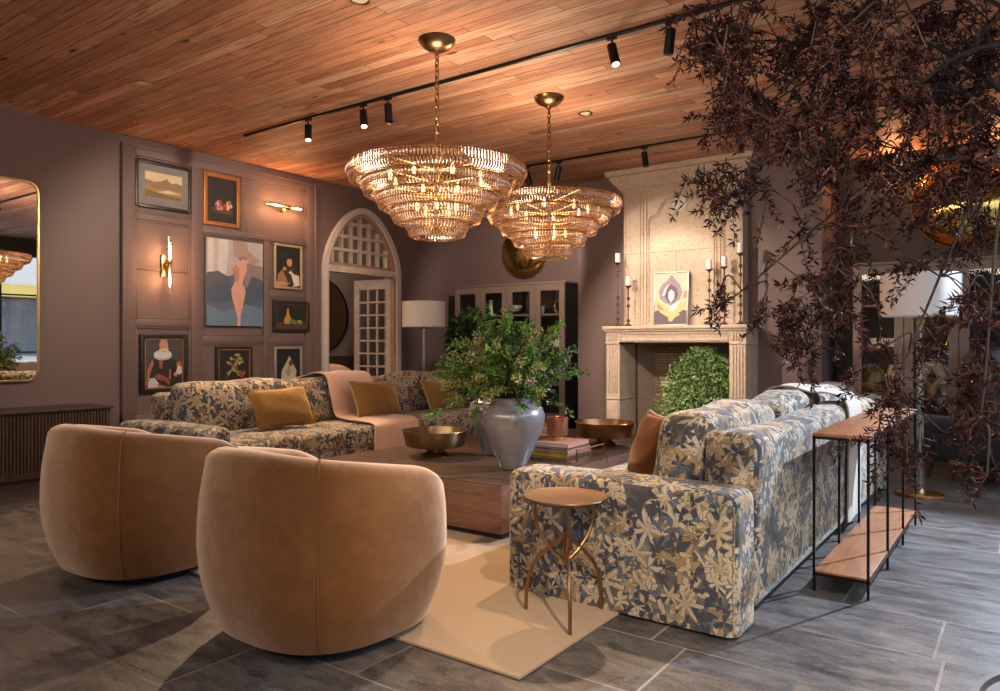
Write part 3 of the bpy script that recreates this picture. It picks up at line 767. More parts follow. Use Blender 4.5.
# shaped head of the centre panel
cx = (x0+x1)/2; W2 = .40
pts = [(-W2, 1.46),(-W2, 2.30),(-W2, 2.68),(-W2+.03,2.73),(-W2+.10,2.74),(-W2+.13,2.80),(-W2+.2,2.90),(-.12,2.93),(-.06,2.95),(0,2.99)]
pts = pts + [(-p[0], p[1]) for p in pts[-2::-1]]
tube(b, [(cx+p[0], hy-.004, p[1]) for p in pts], .011, 6)
tube(b, [(cx+p[0]*.93, hy-.003, p[1]-.03) for p in pts[2:-2]], .006, 6)
b.build('overmantel', S, t, 30)
b = MB(); box(b, x0-.001, x1+.001, hy-.0015, hy, 2.285, 2.291); box(b, cx-.05, cx-.045, hy-.0015, hy, 1.42, 2.285); box(b, x0-.001, x0+.26, hy-.0015, hy, 1.95, 1.955); b.build('stone_joints', plain('stone_joint', (.24,.17,.12), .9), t, 0)
b = MB()
for k in range(10):
    a = 2*PI*k/10; lathe(b, [(0,.016),(.030,.012),(.038,0)], 10, T=trn(cx+.062*math.cos(a), hy, 2.83+.055*math.sin(a)) @ rot('X', PI/2))
lathe(b, [(0,.03),(.03,.024),(.045,0)], 14, T=trn(cx, hy, 2.83) @ rot('X', PI/2)); b.build('rosette', plain('pale_stone_carving', (.64,.58,.50), .8, bump=.3), t)
b = MB()
pr = [(0,3.04),(.02,3.04),(.025,3.07),(.05,3.085),(.055,3.11),(.09,3.14),(.13,3.20),(.135,3.225),(.17,3.235),(.175,3.295),(0,3.295)]
def cornice(pr, x0, x1, hy):
    vs, fs = [], []; n = len(pr)
    for (o_, z) in pr: vs.append((x0-o_, 0, z))
    for (o_, z) in pr: vs.append((x0-o_, hy-o_, z))
    for (o_, z) in pr: vs.append((x1+o_, hy-o_, z))
    for (o_, z) in pr: vs.append((x1+o_, 0, z))
    for s_ in range(3):
        for k in range(n-1): fs.append((s_*n+k, (s_+1)*n+k, (s_+1)*n+k+1, s_*n+k+1))
    return vs, fs
vs, fs = cornice(pr, x0, x1, hy); b.add(vs, fs); box(b, x0, x1, hy, 0, 3.04, 3.295); b.build('cornice', S, t, 25)

# candlesticks on the mantel
def candlestick(label, x, z0, htot, beads):
    y = 8.09
    t = thing('candlestick', label, 'candlestick', (x, y, z0), 0, None)
    hs = htot-.115
    b = MB()
    prof = [(0,0),(.052,0),(.054,.008),(.04,.016),(.016,.03),(.008,.05)]
    for f in sorted(beads):
        z = f*hs; prof += [(.006, z-.022),(.017, z-.016),(.021, z),(.017, z+.016),(.006, z+.022)]
    prof += [(.006, hs-.04),(.012, hs-.03),(.03, hs-.012),(.042, hs-.008),(.043, hs),(0, hs)]
    lathe(b, prof, 20); b.build('stem', M['stick'], t)
    c = thing('pillar_candle', 'white pillar candle on the ' + label.split(',')[0], 'candle', (x, y, z0+hs), 0, None)
    b = MB(); lathe(b, [(0,0),(.030,0),(.031,.004),(.031,.108),(.028,.112),(.02,.108),(0,.106)], 20); b.build('wax', M['wax'], c)
    b = MB(); tube(b, [(0,0,.104),(.001,0,.118),(.003,0,.124)], .0015, 5); b.build('wick', M['blacksoft'], c)
candlestick('tall bead-stemmed candlestick at the left end of the mantel', -4.075, 1.402, .895, [.12,.22,.34,.45,.80,.88])
candlestick('short candlestick just left of the framed print', -3.935, 1.402, .605, [.14,.5,.68])
candlestick('slim candlestick just right of the framed print', -2.934, 1.402, .745, [.30,.62,.80])
candlestick('middle candlestick of the three right of the print', -2.763, 1.402, .765, [.28,.62,.78])
candlestick('tallest candlestick at the right end of the mantel', -2.585, 1.402, .905, [.16,.28,.40,.70,.82])

# framed print leaning on the mantel
t = thing('framed_print', 'framed print of a hooded floral emblem leaning on the mantel', 'picture', (-3.415, 8.13, 1.402)); t.rotation_euler = (-.07, 0, 0)
w, h = .215, .64
b = MB()
for (a0, a1, c0, c1) in ((-w, -w+.018, 0, h), (w-.018, w, 0, h), (-w+.018, w-.018, h-.018, h), (-w+.018, w-.018, 0, .018)): rbox(b, a0, a1, -.012, .012, c0, c1, .004, 1)
b.build('frame', M['fr_silver'], t)
b = MB(); mats = [C(.58,.47,.36), C(.10,.075,.10), C(.24,.20,.24), C(.55,.42,.20), C(.70,.62,.60), C(.45,.20,.13)]
box(b, -w+.016, w-.016, -.002, .008, .016, h-.016, 0)
def PP(mi, poly, k): b.add([((p[0]*2-1)*(w-.018), -.003-.0006*k, .018+p[1]*(h-.036)) for p in poly], [tuple(range(len(poly)))], mi)
PP(1, [(0,0),(1,0),(1,.25),(.75,.34),(.5,.28),(.25,.34),(0,.25)], 1)
PP(2, [(.15,.5),(.1,.65),(.2,.78),(.35,.85),(.5,.97),(.65,.85),(.78,.76),(.85,.62),(.78,.48),(.5,.36),(.25,.44)], 2)
PP(1, [(.3,.55),(.33,.7),(.5,.78),(.68,.7),(.72,.56),(.6,.42),(.42,.42)], 3)
PP(4, [(.42,.5),(.42,.62),(.5,.68),(.6,.62),(.6,.5),(.5,.42)], 4)
PP(2, [(.5,.97),(.42,.86),(.5,.82),(.58,.86)], 5)
PP(3, [(0,.5),(.15,.44),(.35,.36),(.5,.3),(.65,.36),(.85,.42),(1,.45),(.92,.28),(.75,.22),(.8,.18),(.62,.12),(.55,.05),(.45,.06),(.42,.14),(.2,.22),(.05,.32)], 6)
PP(4, [(.5,.36),(.78,.44),(.7,.34),(.55,.24),(.45,.26)], 7); PP(5, [(.88,.5),(1,.52),(1,.64),(.9,.64)], 8); PP(5, [(.05,.42),(.2,.36),(.3,.26),(.1,.3)], 9)
PP(4, [(.22,.56),(.3,.7),(.45,.8),(.36,.68),(.3,.56)], 10)
b.build('artwork', mats, t, 0)

# ------------------------------------------------------------------ leaves
def leaf(mb, p, d, nrm, L, W, mi=0, fold=.15):
    d = d.normalized(); s = d.cross(nrm)
    if s.length < 1e-4: s = d.orthogonal()
    s.normalize(); n = s.cross(d)
    a = p; m = p + d*L*.45; e = p + d*L
    b_ = len(mb.v)
    mb.v += [tuple(a), tuple(m + s*W*.5 + n*W*fold), tuple(e), tuple(m - s*W*.5 + n*W*fold)]
    mb.f += [(b_, b_+1, b_+2), (b_, b_+2, b_+3)]; mb.m += [mi, mi]
def rvec(r): 
    while True:
        v = V((r.uniform(-1,1), r.uniform(-1,1), r.uniform(-1,1)))
        if .05 < v.length < 1: return v.normalized()

# shrub in the fire opening
r = random.Random(21)
t = thing('leafy_shrub', 'bushy green shrub with pale-edged leaves filling the fire opening', 'plant', (-3.02, 8.19, 0))
b = MB(); lathe(b, [(0,0),(.15,0),(.18,.26),(.19,.28),(.17,.28),(.16,.24),(0,.24)], 24); b.build('pot', M['urn'], t)
b = MB()
for k in range(26):
    a = r.uniform(0, 6.28); e = V((math.cos(a)*r.uniform(.1,.40), math.sin(a)*r.uniform(.02,.10), r.uniform(.5,1.05)))
    tube(b, smoothpts([(0,0,.22),(e.x*.4,e.y*.4,e.z*.55),e], 4), [.006]*8+[.002], 5)
b.build('stem', M['twig'], t)
b = MB()
for k in range(6500):
    z = r.random()**.8*1.14
    hw_ = (.62 if z < .25 else .62*(1-((z-.25)/.98)**2.6)) if z < 1.16 else .1
    hw_ = max(.08, hw_)
    xx = r.uniform(-1, 1)**3*.35*hw_ + r.uniform(-1, .75)*hw_*.8; yy = -.30*(1-abs(xx)/.8)*(1-(max(0, z-.1)/1.3)**2)*r.uniform(.35, 1.0) + r.uniform(-.03, .1)
    xx = min(.33, xx)
    d = rvec(r); d.y -= .5; d.z += .1
    leaf(b, V((xx, yy, z)), d, rvec(r) + V((0,-1,.6)), r.uniform(.035,.060), r.uniform(.020,.034), r.choice([0,0,0,1,2,2,3,3]))
b.build('foliage', [M['leaf_g'], M['leaf_d'], M['leaf_w'], plain('mid_leaf', (.11,.20,.05), .5, var=.3)], t, 0)

# ------------------------------------------------------------------ glass-fronted cabinets
def cabinet(name, label, x0, x1, y0, y1, h):
    t = thing(name, label, 'cabinet', ((x0+x1)/2, y1, 0)); w = (x1-x0)/2; d = y0-y1
    b = MB(); box(b, -w, -w+.03, d+.02, -.002, .06, h-.03); box(b, w-.03, w, d+.02, -.002, .06, h-.03); box(b, -w, w, -.02, -.002, .06, h-.03); box(b, -w, w, d+.02, -.002, .06, .10)
    box(b, -.015, .015, d+.03, -.02, .1, h-.03); b.build('carcass', M['blacksoft'], t, 0)
    b = MB(); rbox(b, -w-.012, w+.012, d, -.002, h-.03, h, .004, 1); b.build('top', M['greige'], t)
    b = MB(); box(b, -w+.02, w-.02, d+.05, -.01, 0, .06); b.build('plinth', M['blacksoft'], t, 0)
    for z in (.62, 1.14, 1.60):
        b = MB(); box(b, -w+.03, w-.03, d+.06, -.02, z-.012, z+.012); b.build('shelf', M['greige'], t, 0)
    dw = 2*w/4
    for i in range(4):
        a0 = -w+i*dw+.004; a1 = a0+dw-.008; st = .085
        b = MB(); box(b, a0, a0+st, d, d+.022, .10, h-.035); box(b, a1-st, a1, d, d+.022, .10, h-.035); box(b, a0+st, a1-st, d, d+.022, .10, .22); box(b, a0+st, a1-st, d, d+.022, h-.125, h-.035)
        o = b.build('door', M['greige'], t, 0)
        g = MB(); box(g, a0+st-.005, a1-st+.005, d+.009, d+.013, .215, h-.12); g.build('pane', M['glass'], o, 0)
        g = MB(); hx = a1-.03 if i % 2 == 0 else a0+.03
        tube(g, [(hx, d-.022, .95), (hx, d-.022, 1.15)], .006); cyl(g, (hx, d, .97), (hx, d-.022, .97), .005); cyl(g, (hx, d, 1.13), (hx, d-.022, 1.13), .005); g.build('handle', M['brass'], o)
    return t
cabinet('display_cabinet', 'taupe glass-fronted display cabinet in the left alcove behind bouquet', -7.13, -5.18, 8.68, YB, 2.06)
cabinet('display_cabinet', 'taupe glass-fronted display cabinet behind maroon tree and lamp', -1.56, .40, 8.68, YB, 2.06)

def simple(name, label, cat, loc, parts, group=None, rz=0):
    t = thing(name, label, cat, loc, rz, group)
    for (nm, mb, m) in parts: mb.build(nm, m, t)
    return t
def lat(prof, seg=24): b = MB(); lathe(b, prof, seg); return b
shz = 1.612
simple('candle_column', 'tall white candle inside the leftmost cabinet door', 'candle', (-6.62, 8.92, shz), [('wax', lat([(0,0),(.03,0),(.03,.24),(0,.24)]), M['wax']), ('wick', lat([(0,.24),(.002,.24),(.002,.255),(0,.255)], 6), M['blacksoft'])])
simple('white_bowl', 'white footed bowl inside the left cabinet', 'bowl', (-6.22, 8.92, shz), [('dish', lat([(0,.03),(.04,.03),(.10,.06),(.15,.12),(.155,.14),(.145,.135),(.09,.07),(0,.05)]), M['white']), ('foot', lat([(.05,0),(.052,.006),(.035,.03),(0,.03)]), M['white'])])
def boxmb(x0,x1,y0,y1,z0,z1,r=.004): b = MB(); rbox(b, x0,x1,y0,y1,z0,z1,r,1); return b
simple('white_box', 'small white lidded box inside the left cabinet', 'box', (-5.78, 8.92, shz), [('box_body', boxmb(-.08,.08,-.06,.06,0,.10), M['white']), ('lid', boxmb(-.083,.083,-.063,.063,.10,.13), M['white'])])
b = MB()
for k in range(3):
    pts = [(.095*math.cos(a)*math.cos(k*1.05), .095*math.cos(a)*math.sin(k*1.05), .11+.095*math.sin(a)) for a in [2*PI*i/28 for i in range(28)]]
    tube(b, pts, .022, 8, closed=True)
simple('knot_sculpture', 'golden knot sculpture on the upper shelf of the left cabinet', 'sculpture', (-5.38, 8.90, shz), [('knot', b, M['gold'])])
simple('white_box', 'cream box on the middle shelf of the left cabinet', 'box', (-5.36, 8.90, 1.152), [('box_body', boxmb(-.09,.09,-.07,.07,0,.11), M['ivory']), ('lid', boxmb(-.093,.093,-.073,.073,.11,.14), M['white'])])

# right cabinet contents
for k in range(3):
    simple('book', ['pale cloth book, bottom of the pile in right cabinet','white book, middle of the pile in right cabinet','cream book, top of the pile in right cabinet'][k], 'book', (-1.30, 8.90, 1.152+.034*k),
           [('cover', boxmb(-.14+.01*k,.14-.005*k,-.10,.10,0,.033,.002), [M['ivory'],M['white'],M['throw']][k]), ('pages', boxmb(-.135+.01*k,.145-.005*k,-.103,.097,.004,.029,.001), M['ivory'])], 'books piled in the right cabinet')
simple('round_vase', 'olive round vase on a low shelf of right cabinet', 'vase', (-1.37, 8.90, .632), [('body', lat([(0,0),(.06,0),(.13,.10),(.14,.18),(.10,.28),(.045,.31),(.05,.34),(.04,.34),(.035,.31),(0,.3)]), plain('olive_glaze', (.12,.11,.035), .3))])
simple('canister', 'ribbed cream canister beside olive vase in right cabinet', 'canister', (-1.17, 8.86, .632), [('body', lat([(0,0),(.075,0)]+[(.075+.004*(k%2), .02+.02*k) for k in range(14)]+[(.06,.30),(0,.30)]), M['ivory']), ('lid', lat([(.06,.30),(.07,.305),(.06,.33),(.01,.34),(.012,.36),(0,.365)]), M['ivory'])])
b = MB(); tube(b, smoothpts([(0,0,0),(.01,0,.10),(.09,0,.2),(.02,0,.33),(-.08,0,.26),(-.06,0,.14),(.04,.02,.10)], 6), [.05]*37, 10)
simple('abstract_sculpture', 'tan looped sculpture on a low shelf of right cabinet', 'sculpture', (-.83, 8.90, .632), [('loop', b, plain('tan_stone', (.42,.28,.16), .5))])
simple('grey_dish', 'blue-grey dish standing upright beside looped sculpture', 'dish', (-.66, 8.98, .632), [('dish', (lambda m: (lathe(m, [(0,.0),(.10,.01),(.14,.03),(.14,.04),(.09,.022),(0,.012)], 28, T=trn(0,0,.14) @ rot('X', PI/2)), m)[1])(MB()), plain('bluegrey_glaze', (.22,.26,.31), .3))])
b = MB(); tube(b, smoothpts([(-.12,0,.0),(-.10,0,.08),(.0,0,.16),(.10,0,.22),(.14,0,.20)], 5), .012, 8); tube(b, smoothpts([(-.10,0,.06),(.02,0,.05),(.12,0,.0)], 5), .012, 8); tube(b, smoothpts([(.10,0,.22),(.12,0,.1),(.08,0,.0)], 5), .010, 8)
simple('branch_sculpture', 'gold branching figure on the middle shelf of right cabinet', 'sculpture', (-.80, 8.90, 1.152), [('branch', b, M['gold'])])

# convex gilded discs on the walls
def disc(label, x, z, r_):
    t = thing('wall_disc', label, 'wall ornament', (x, YB-.014, z))
    b = MB(); lathe(b, [(0,.16*r_/.42)]+[(r_*math.sin(a), .16*r_/.42*math.cos(a)) for a in [PI/2*i/14 for i in range(1, 15)]], 56, T=rot('X', PI/2)); b.build('dome', M['gold'], t)
    b = MB(); tube(b, [(r_*math.cos(a), -.006, r_*math.sin(a)) for a in [2*PI*i/56 for i in range(56)]], .007, 6, closed=True); b.build('rim', M['brass'], t)
disc('convex gold disc above the left display cabinet', -6.13, 2.58, .41)
disc('large convex gold disc above cabinet behind maroon tree', -.55, 2.70, .50)
# ------------------------------------------------------------------ rug
b = MB(); rbox(b, -5.05, -1.47, 2.15, 6.75, 0, .014, .006, 1, T=None)
tag(b.build('area_rug', M['rug'], None, 30), 'sand coloured wool rug under the coffee table and seats', 'rug')

# ------------------------------------------------------------------ floral sofas
def throw_mb(path, y0, y1, n=12, amp=.008, th=.010, seed=1):
    rnd = random.Random(seed); ph = [rnd.uniform(0, 6.28) for _ in range(4)]
    P = smoothpts(path, 6); vs = []; fs = []; m = len(P)
    for s in (0, 1):
        for i, p in enumerate(P):
            t = (P[min(i+1, m-1)]-P[max(i-1, 0)]).normalized(); nr = V((t.z, 0, -t.x))
            for j in range(n+1):
                v = j/n; a = amp*(math.sin(v*9+ph[0]+i*.05)+.6*math.sin(v*17+ph[1]-i*.07))
                q = V((p.x, y0+(y1-y0)*v+.012*math.sin(i*.35+ph[2]), p.z)) + nr*(a+s*th)
                vs.append(q)
    N = m*(n+1)
    for s in (0, 1):
        for i in range(m-1):
            for j in range(n):
                q = (s*N+i*(n+1)+j, s*N+(i+1)*(n+1)+j, s*N+(i+1)*(n+1)+j+1, s*N+i*(n+1)+j+1); fs.append(q[::-1] if s == 0 else q)
    for i in range(m-1):
        for j in (0, n):
            a, c = i*(n+1)+j, (i+1)*(n+1)+j; fs.append((a, c, N+c, N+a) if j == 0 else (a, N+a, N+c, c))
    for j in range(n):
        for i in (0, m-1):
            a, c = i*(n+1)+j, i*(n+1)+j+1; fs.append((a, N+a, N+c, c) if i == 0 else (a, c, N+c, N+a))
    b = MB(); b.add(vs, fs); return b

def make_sofa(label, loc, rz):
    # local: length along Y, faces -X, back at +X
    t = thing('floral_sofa', label, 'sofa', loc, rz, None); F = M['fabric']; D, Lh = .555, 1.95
    def puff(ax, amt, k=1.0):
        def fn(q, h):
            q = list(q); o1, o2 = [i for i in range(3) if i != ax]
            f = (1-(q[o1]/h[o1])**2)*(1-(q[o2]/h[o2])**2)
            q[ax] += amt*f*(1 if q[ax] > 0 else -1)*k; return q
        return fn
    def armfn(q, h):
        q = puff(2, .012)(q, h); q[2] = max(q[2], -.2475); return q
    b = MB(); rbox(b, -D+.02, D-.03, -Lh+.2, Lh-.2, .035, .30, .02, 2); b.build('base', F, t, 40, uv=True)
    for s in (-1, 1):
        b = MB(); rbox(b, -D-.02, D, min(s*(Lh-.25), s*(Lh+.03)), max(s*(Lh-.25), s*(Lh+.03)), -.06, .585, .055, 4, (6,2,3), fn=armfn); o = b.build('arm', F, t, 50, uv=True, uvo=(.1*s, .05))
        p = MB(); y = s*Lh; y2 = s*(Lh-.25)
        tube(p, [(D-.014, y+.016*s, .03), (D-.014, y+.016*s, .54)], .0045, 6)
        p.build('piping', F, o, uv=True)
    def backfn(q, h):
        q = list(q)
        if q[2] > 0:
            q[0] += .015*(q[2]/h[2])
        q[2] += .012*math.sin(q[1]*3.0+1)*(q[2] > h[2]*.5)
        return q
    b = MB(); rbox(b, D-.25, D, -Lh+.22, Lh-.22, .03, .80, .075, 4, (2,12,4), fn=backfn); b.build('backrest', F, t, 50, uv=True, uvo=(.4,.1))
    L3 = (2*Lh-.50)/3
    for i in range(3):
        y0 = -Lh+.25+i*L3
        b = MB(); rbox(b, -D-.01, D-.24, y0+.004, y0+L3-.004, .285, .455, .05, 3, (5,5,1), fn=puff(2, .03)); b.build('seat_cushion', F, t, 50, uv=True, uvo=(.3*i,.2))
    for i in range(3):
        y0 = -Lh+.25+i*L3
        b = MB(); tilt = trn(0, 0, 0)
        rnd = random.Random(i*7+3)
        def cf(q, h, rnd=rnd, i=i):
            q = list(q)
            f = (1-(q[1]/h[1])**2)*(1-(q[2]/h[2])**2)
            q[0] += .035*f*(1 if q[0] > 0 else -1)
            if q[2] > 0: q[2] += .03*(1-(q[1]/h[1])**2)+.012*math.sin(q[1]*9+i*2)
            q[0] += .13*(q[2]+.2)   # lean back
            return q
        rbox(b, D-.515, D-.265, y0+.008, y0+L3-.008, .44, .86, .075, 4, (2,7,5), fn=cf); b.build('back_cushion', F, t, 50, uv=True, uvo=(.7*i+.2,.33))
        # piping on the cushion front
    return t
sofaR = make_sofa('floral tapestry sofa with its back to slim console table', (-1.505, 4.90, 0), 0)
sofaL = make_sofa('floral tapestry sofa along the panelled wall, three velvet cushions on it', (-5.295, 4.90, 0), PI)

# throws (world coordinates, over the sofa backs)
pR = [(-.935,0,.07),(-.932,0,.40),(-.925,0,.72),(-.955,0,.835),(-1.06,0,.875),(-1.15,0,.875),(-1.28,0,.905),(-1.40,0,.89),(-1.475,0,.81),(-1.535,0,.69),(-1.565,0,.54),(-1.66,0,.515),(-1.85,0,.505),(-2.04,0,.49),(-2.095,0,.42),(-2.10,0,.25)]
tag(throw_mb(pR, 5.02, 5.42, seed=2, amp=.005).build('throw_blanket', M['throw'], None, 60), 'oatmeal throw draped down the back of the right sofa', 'blanket')
pL = [(-5.865,0,.25),(-5.87,0,.5),(-5.875,0,.72),(-5.845,0,.835),(-5.74,0,.875),(-5.65,0,.895),(-5.52,0,.925),(-5.40,0,.91),(-5.325,0,.84),(-5.265,0,.69),(-5.235,0,.54),(-5.14,0,.515),(-4.95,0,.505),(-4.76,0,.49),(-4.705,0,.42),(-4.70,0,.20)]
tag(throw_mb([(x, y, z) for x, y, z in pL], 4.62, 5.18, seed=5, amp=.005).build('throw_blanket', M['blush'], None, 60), 'blush linen throw draped across the left sofa back and seat', 'blanket')

# velvet cushions on left sofa (face +X), leaning on the back cushions
def lean(rz, tilt, roll=0): return rot('Z', rz) @ rot('Y', tilt) @ rot('Z', roll) 
def seatpillow(label, x, y, z, w, h, mat, pipe, facing=1, tilt=.35, yaw=0, roll=0, seed=0, name='velvet_cushion', uv=False, th=.17):
    # pillow plane: width along Y, height up, normal along +-X
    base = Matrix(((0,0,1,0),(1,0,0,0),(0,1,0,0),(0,0,0,1)))   # local x->Y, y->Z, z->X
    R = rot('Z', yaw) @ rot('Y', -tilt*facing) @ base @ rot('Z', roll)
    return pillow(name, label, (x, y, z), R, w, h, th, mat, pipe, seed=seed, uv=uv)
seatpillow('mustard velvet cushion nearest the armchairs on the left sofa', -5.13, 3.95, .655, .60, .36, M['mustard'], M['mustard'], 1, .42, seed=1, roll=.03)
seatpillow('mustard velvet cushion in front of blush throw on left sofa', -5.10, 5.02, .665, .58, .37, M['mustard'], M['beige_side'], 1, .42, seed=2, roll=-.03)
seatpillow('mustard velvet cushion at the far end of left sofa', -5.12, 6.03, .655, .56, .34, M['mustard'], M['beige_side'], 1, .42, seed=3, roll=.02)
#seatpillow('floral cushion leaning inside the near arm of right sofa', -1.66, 3.62, .675, .46, .44, M['fabric'], M['fabric'], -1, .30, yaw=.25, seed=4, uv=True, name='floral_cushion')
seatpillow('rust velvet cushion with beige edge inside near arm of right sofa', -1.69, 3.74, .635, .44, .38, M['rust'], M['beige_side'], -1, .36, yaw=.72, seed=5, th=.13)

# ------------------------------------------------------------------ barrel armchairs
def make_barrel(label, loc, rz):
    t = thing('barrel_armchair', label, 'armchair', loc, rz)
    def sq(a, e=2.6): return (abs(math.cos(a))**e+abs(math.sin(a))**e)**(-1/e)
    A0, A1 = math.radians(90+40), math.radians(90+320); n = 84
    th0 = .078
    def outer_r(z):   # body radius by height, egg-shaped
        s = (z-.40)/.40
        r = .485 - .115*max(0, -s)**2.2 - .045*max(0, s)**2
        return r
    vs, fs = [], []; K = 15
    for i in range(n+1):
        a = A0+(A1-A0)*i/n; f = sq(a)
        de = min(i, n-i)/n*(A1-A0); e = 1.0
        if de < .62: e = math.sqrt(max(0, 1-(1-de/.62)**2))
        e2 = max(e, .02)
        ztop = .722 + .068*math.cos(a+PI/2)
        ztop = .30+(ztop-.30)*(.40+.60*e2)
        ring = []
        zs = [.055, .10, .18, .28, .38, .48, .57]
        zs = [min(z, .055+(ztop-.10-.055)*j/6.0) if True else z for j, z in enumerate(zs)]
        for z in zs: ring.append((outer_r(z) - th0*(1-e2), z))
        zc = ztop-th0*.85; rc = outer_r(zc)-th0
        for k in range(1, 8):
            an = PI*k/8; ring.append((rc+th0*e2*math.cos(an), zc+th0*.85*math.sin(an)))
        ring += [(rc-th0*e2, zc-.02), (rc-th0*e2, .40), (rc-th0*e2, .30), (rc-th0*e2, .10)]
        if i == 0: K = len(ring)
        for (r_, z) in ring: vs.append((r_*f*math.cos(a), r_*f*math.sin(a), z))
    for i in range(n):
        for k in range(K-1): fs.append((i*K+k, (i+1)*K+k, (i+1)*K+k+1, i*K+k+1))
    fs.append(tuple(range(K))); fs.append(tuple(n*K+k for k in range(K-1, -1, -1)))
    b = MB(); b.add(vs, fs)
    # bottom closing disc
    m = 48; bv = [(outer_r(.055)*sq(2*PI*k/m)*math.cos(2*PI*k/m)*.985, outer_r(.055)*sq(2*PI*k/m)*math.sin(2*PI*k/m)*.985, .06) for k in range(m)]
    b.add(bv, [tuple(range(m-1, -1, -1))])
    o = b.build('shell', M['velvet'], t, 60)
    s_ = MB()
    for az in (-PI/4, -3*PI/4):
        f = sq(az); pts = []
        for z in [.06+.035*q for q in range(18)]:
            r_ = outer_r(z)+.001; pts.append((r_*f*math.cos(az), r_*f*math.sin(az), z))
        zt = .722+.068*math.cos(az+PI/2); zc = zt-th0*.85; rc = outer_r(zc)-th0
        for k in range(1, 8):
            an = PI*k/8; pts.append(((rc+(th0+.001)*math.cos(an))*f*math.cos(az), (rc+(th0+.001)*math.cos(an))*f*math.sin(az), zc+(th0*.85+.001)*math.sin(an)))
        tube(s_, pts, .0035, 5)
    s_.build('seam', plain('camel_seam', (.15,.07,.028), .9), o)
    # seat
    b = MB(); vs = []; fs = []; m = 40; prof = [(0,.10),(.93,.10),(1.0,.14),(1.0,.34),(.97,.40),(.9,.43),(.6,.45),(0,.455)]
    for k in range(m):
        a = 2*PI*k/m; R_ = .335*sq(a, 3)*(1.18 if math.sin(a) > .2 else 1)
        for (q, z) in prof: vs.append((R_*q*math.cos(a), R_*q*math.sin(a), z))
    for k in range(m):
        for j in range(len(prof)-1):
            k2 = (k+1) % m; P_ = len(prof); fs.append((k*P_+j, k2*P_+j, k2*P_+j+1, k*P_+j+1))
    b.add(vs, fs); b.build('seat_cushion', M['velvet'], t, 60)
    b = MB(); lathe(b, [(0,0),(.30,0),(.30,.055),(0,.055)], 40); b.build('swivel_base', M['blacksoft'], t, 30)
    return t
make_barrel('camel velvet barrel armchair in front, beside bronze side table', (-2.42, 2.10, 0), 0)
make_barrel('camel velvet barrel armchair nearer the reeded sideboard', (-3.86, 2.11, 0), 0.02)

# ------------------------------------------------------------------ coffee table
t = thing('coffee_table', 'large square-edged dark oak coffee table on the rug', 'table', (-3.38, 4.9, 0.0))
for i, (y0, y1) in enumerate(((-1.36, -.002), (.002, 1.38))):
    b = MB(); box(b, -.80, .80, y0+(.05 if i == 0 else 0), y1-(.05 if i else 0), .014, .055); b.build('plinth', M['blacksoft'], t, 0)
    b = MB(); rbox(b, -.83, .83, y0, y1, .055, .345, .004, 1); b.build('body', M['table_side'], t, 30)
    b = MB(); rbox(b, -.832, .832, y0-.001*(i == 0), y1, .345, .352, .002, 1); b.build('top', M['table_top'], t, 30)
TT = .352
# vases
def mk_vase(name, label, loc, k, hk):
    pr = [(0,0),(.080,0),(.088,.006),(.105,.05),(.150,.15),(.195,.26),(.217,.33),(.217,.37),(.198,.415),(.160,.440),(.146,.447),(.142,.455),(.146,.470),(.150,.478),(.145,.482),(.134,.476),(.130,.455),(.15,.43),(.19,.37),(.19,.33),(.1,.08),(0,.03)]
    t = thing(name, label, 'vase', loc)
    b = MB(); lathe(b, [(r_*k, z*hk) for r_, z in pr], 48); b.build('body', M['silver'], t, 50); return t
mk_vase('urn_vase', 'large pewter-grey vase holding the green bouquet on coffee table', (-2.83, 4.06, TT), 1.0, 1.0)
mk_vase('urn_vase', 'smaller pewter-grey vase half hidden behind the large one', (-3.33, 4.50, TT), .80, .95)

# bouquet
r = random.Random(33)
t = thing('bouquet', 'wild green bouquet with plumes and pale blooms in grey vase', 'flowers', (-2.83, 4.06, TT+.40))
st = MB(); lf_ = MB(); bl = MB(); leaf0 = leaf
def leaf(mb, p, d, nrm, L, W, mi=0, fold=.15, free=False):
    if not free and p[2] < .12 and math.hypot(p[0], p[1]) < .27: return
    leaf0(mb, p, d, nrm, L, W, mi, fold)
RT, UP = V((.81, .586, 0)), V((0, 0, 1))
sprays = []
for k in range(125):
    az = r.uniform(0, 2*PI); el = r.uniform(.12, 1.45) if r.random() < .88 else r.uniform(-.12, .2)
    L = .50*(.75+.35*r.random())*(1.0+.10*math.sin(el)*0)
    if el > .9: L *= r.uniform(.85, 1.15)
    e = V((math.cos(az)*math.cos(el)*L*.98, math.sin(az)*math.cos(el)*L*.98, math.sin(el)*L+.10))
    if el < .2: e.z += r.uniform(-.05, .06)
    s0 = V((r.uniform(-.06,.06), r.uniform(-.06,.06), .02)); m_ = s0*.4 + e*.5 + V((0,0,.07))
    sprays.append(smoothpts([s0, m_, e], 7))
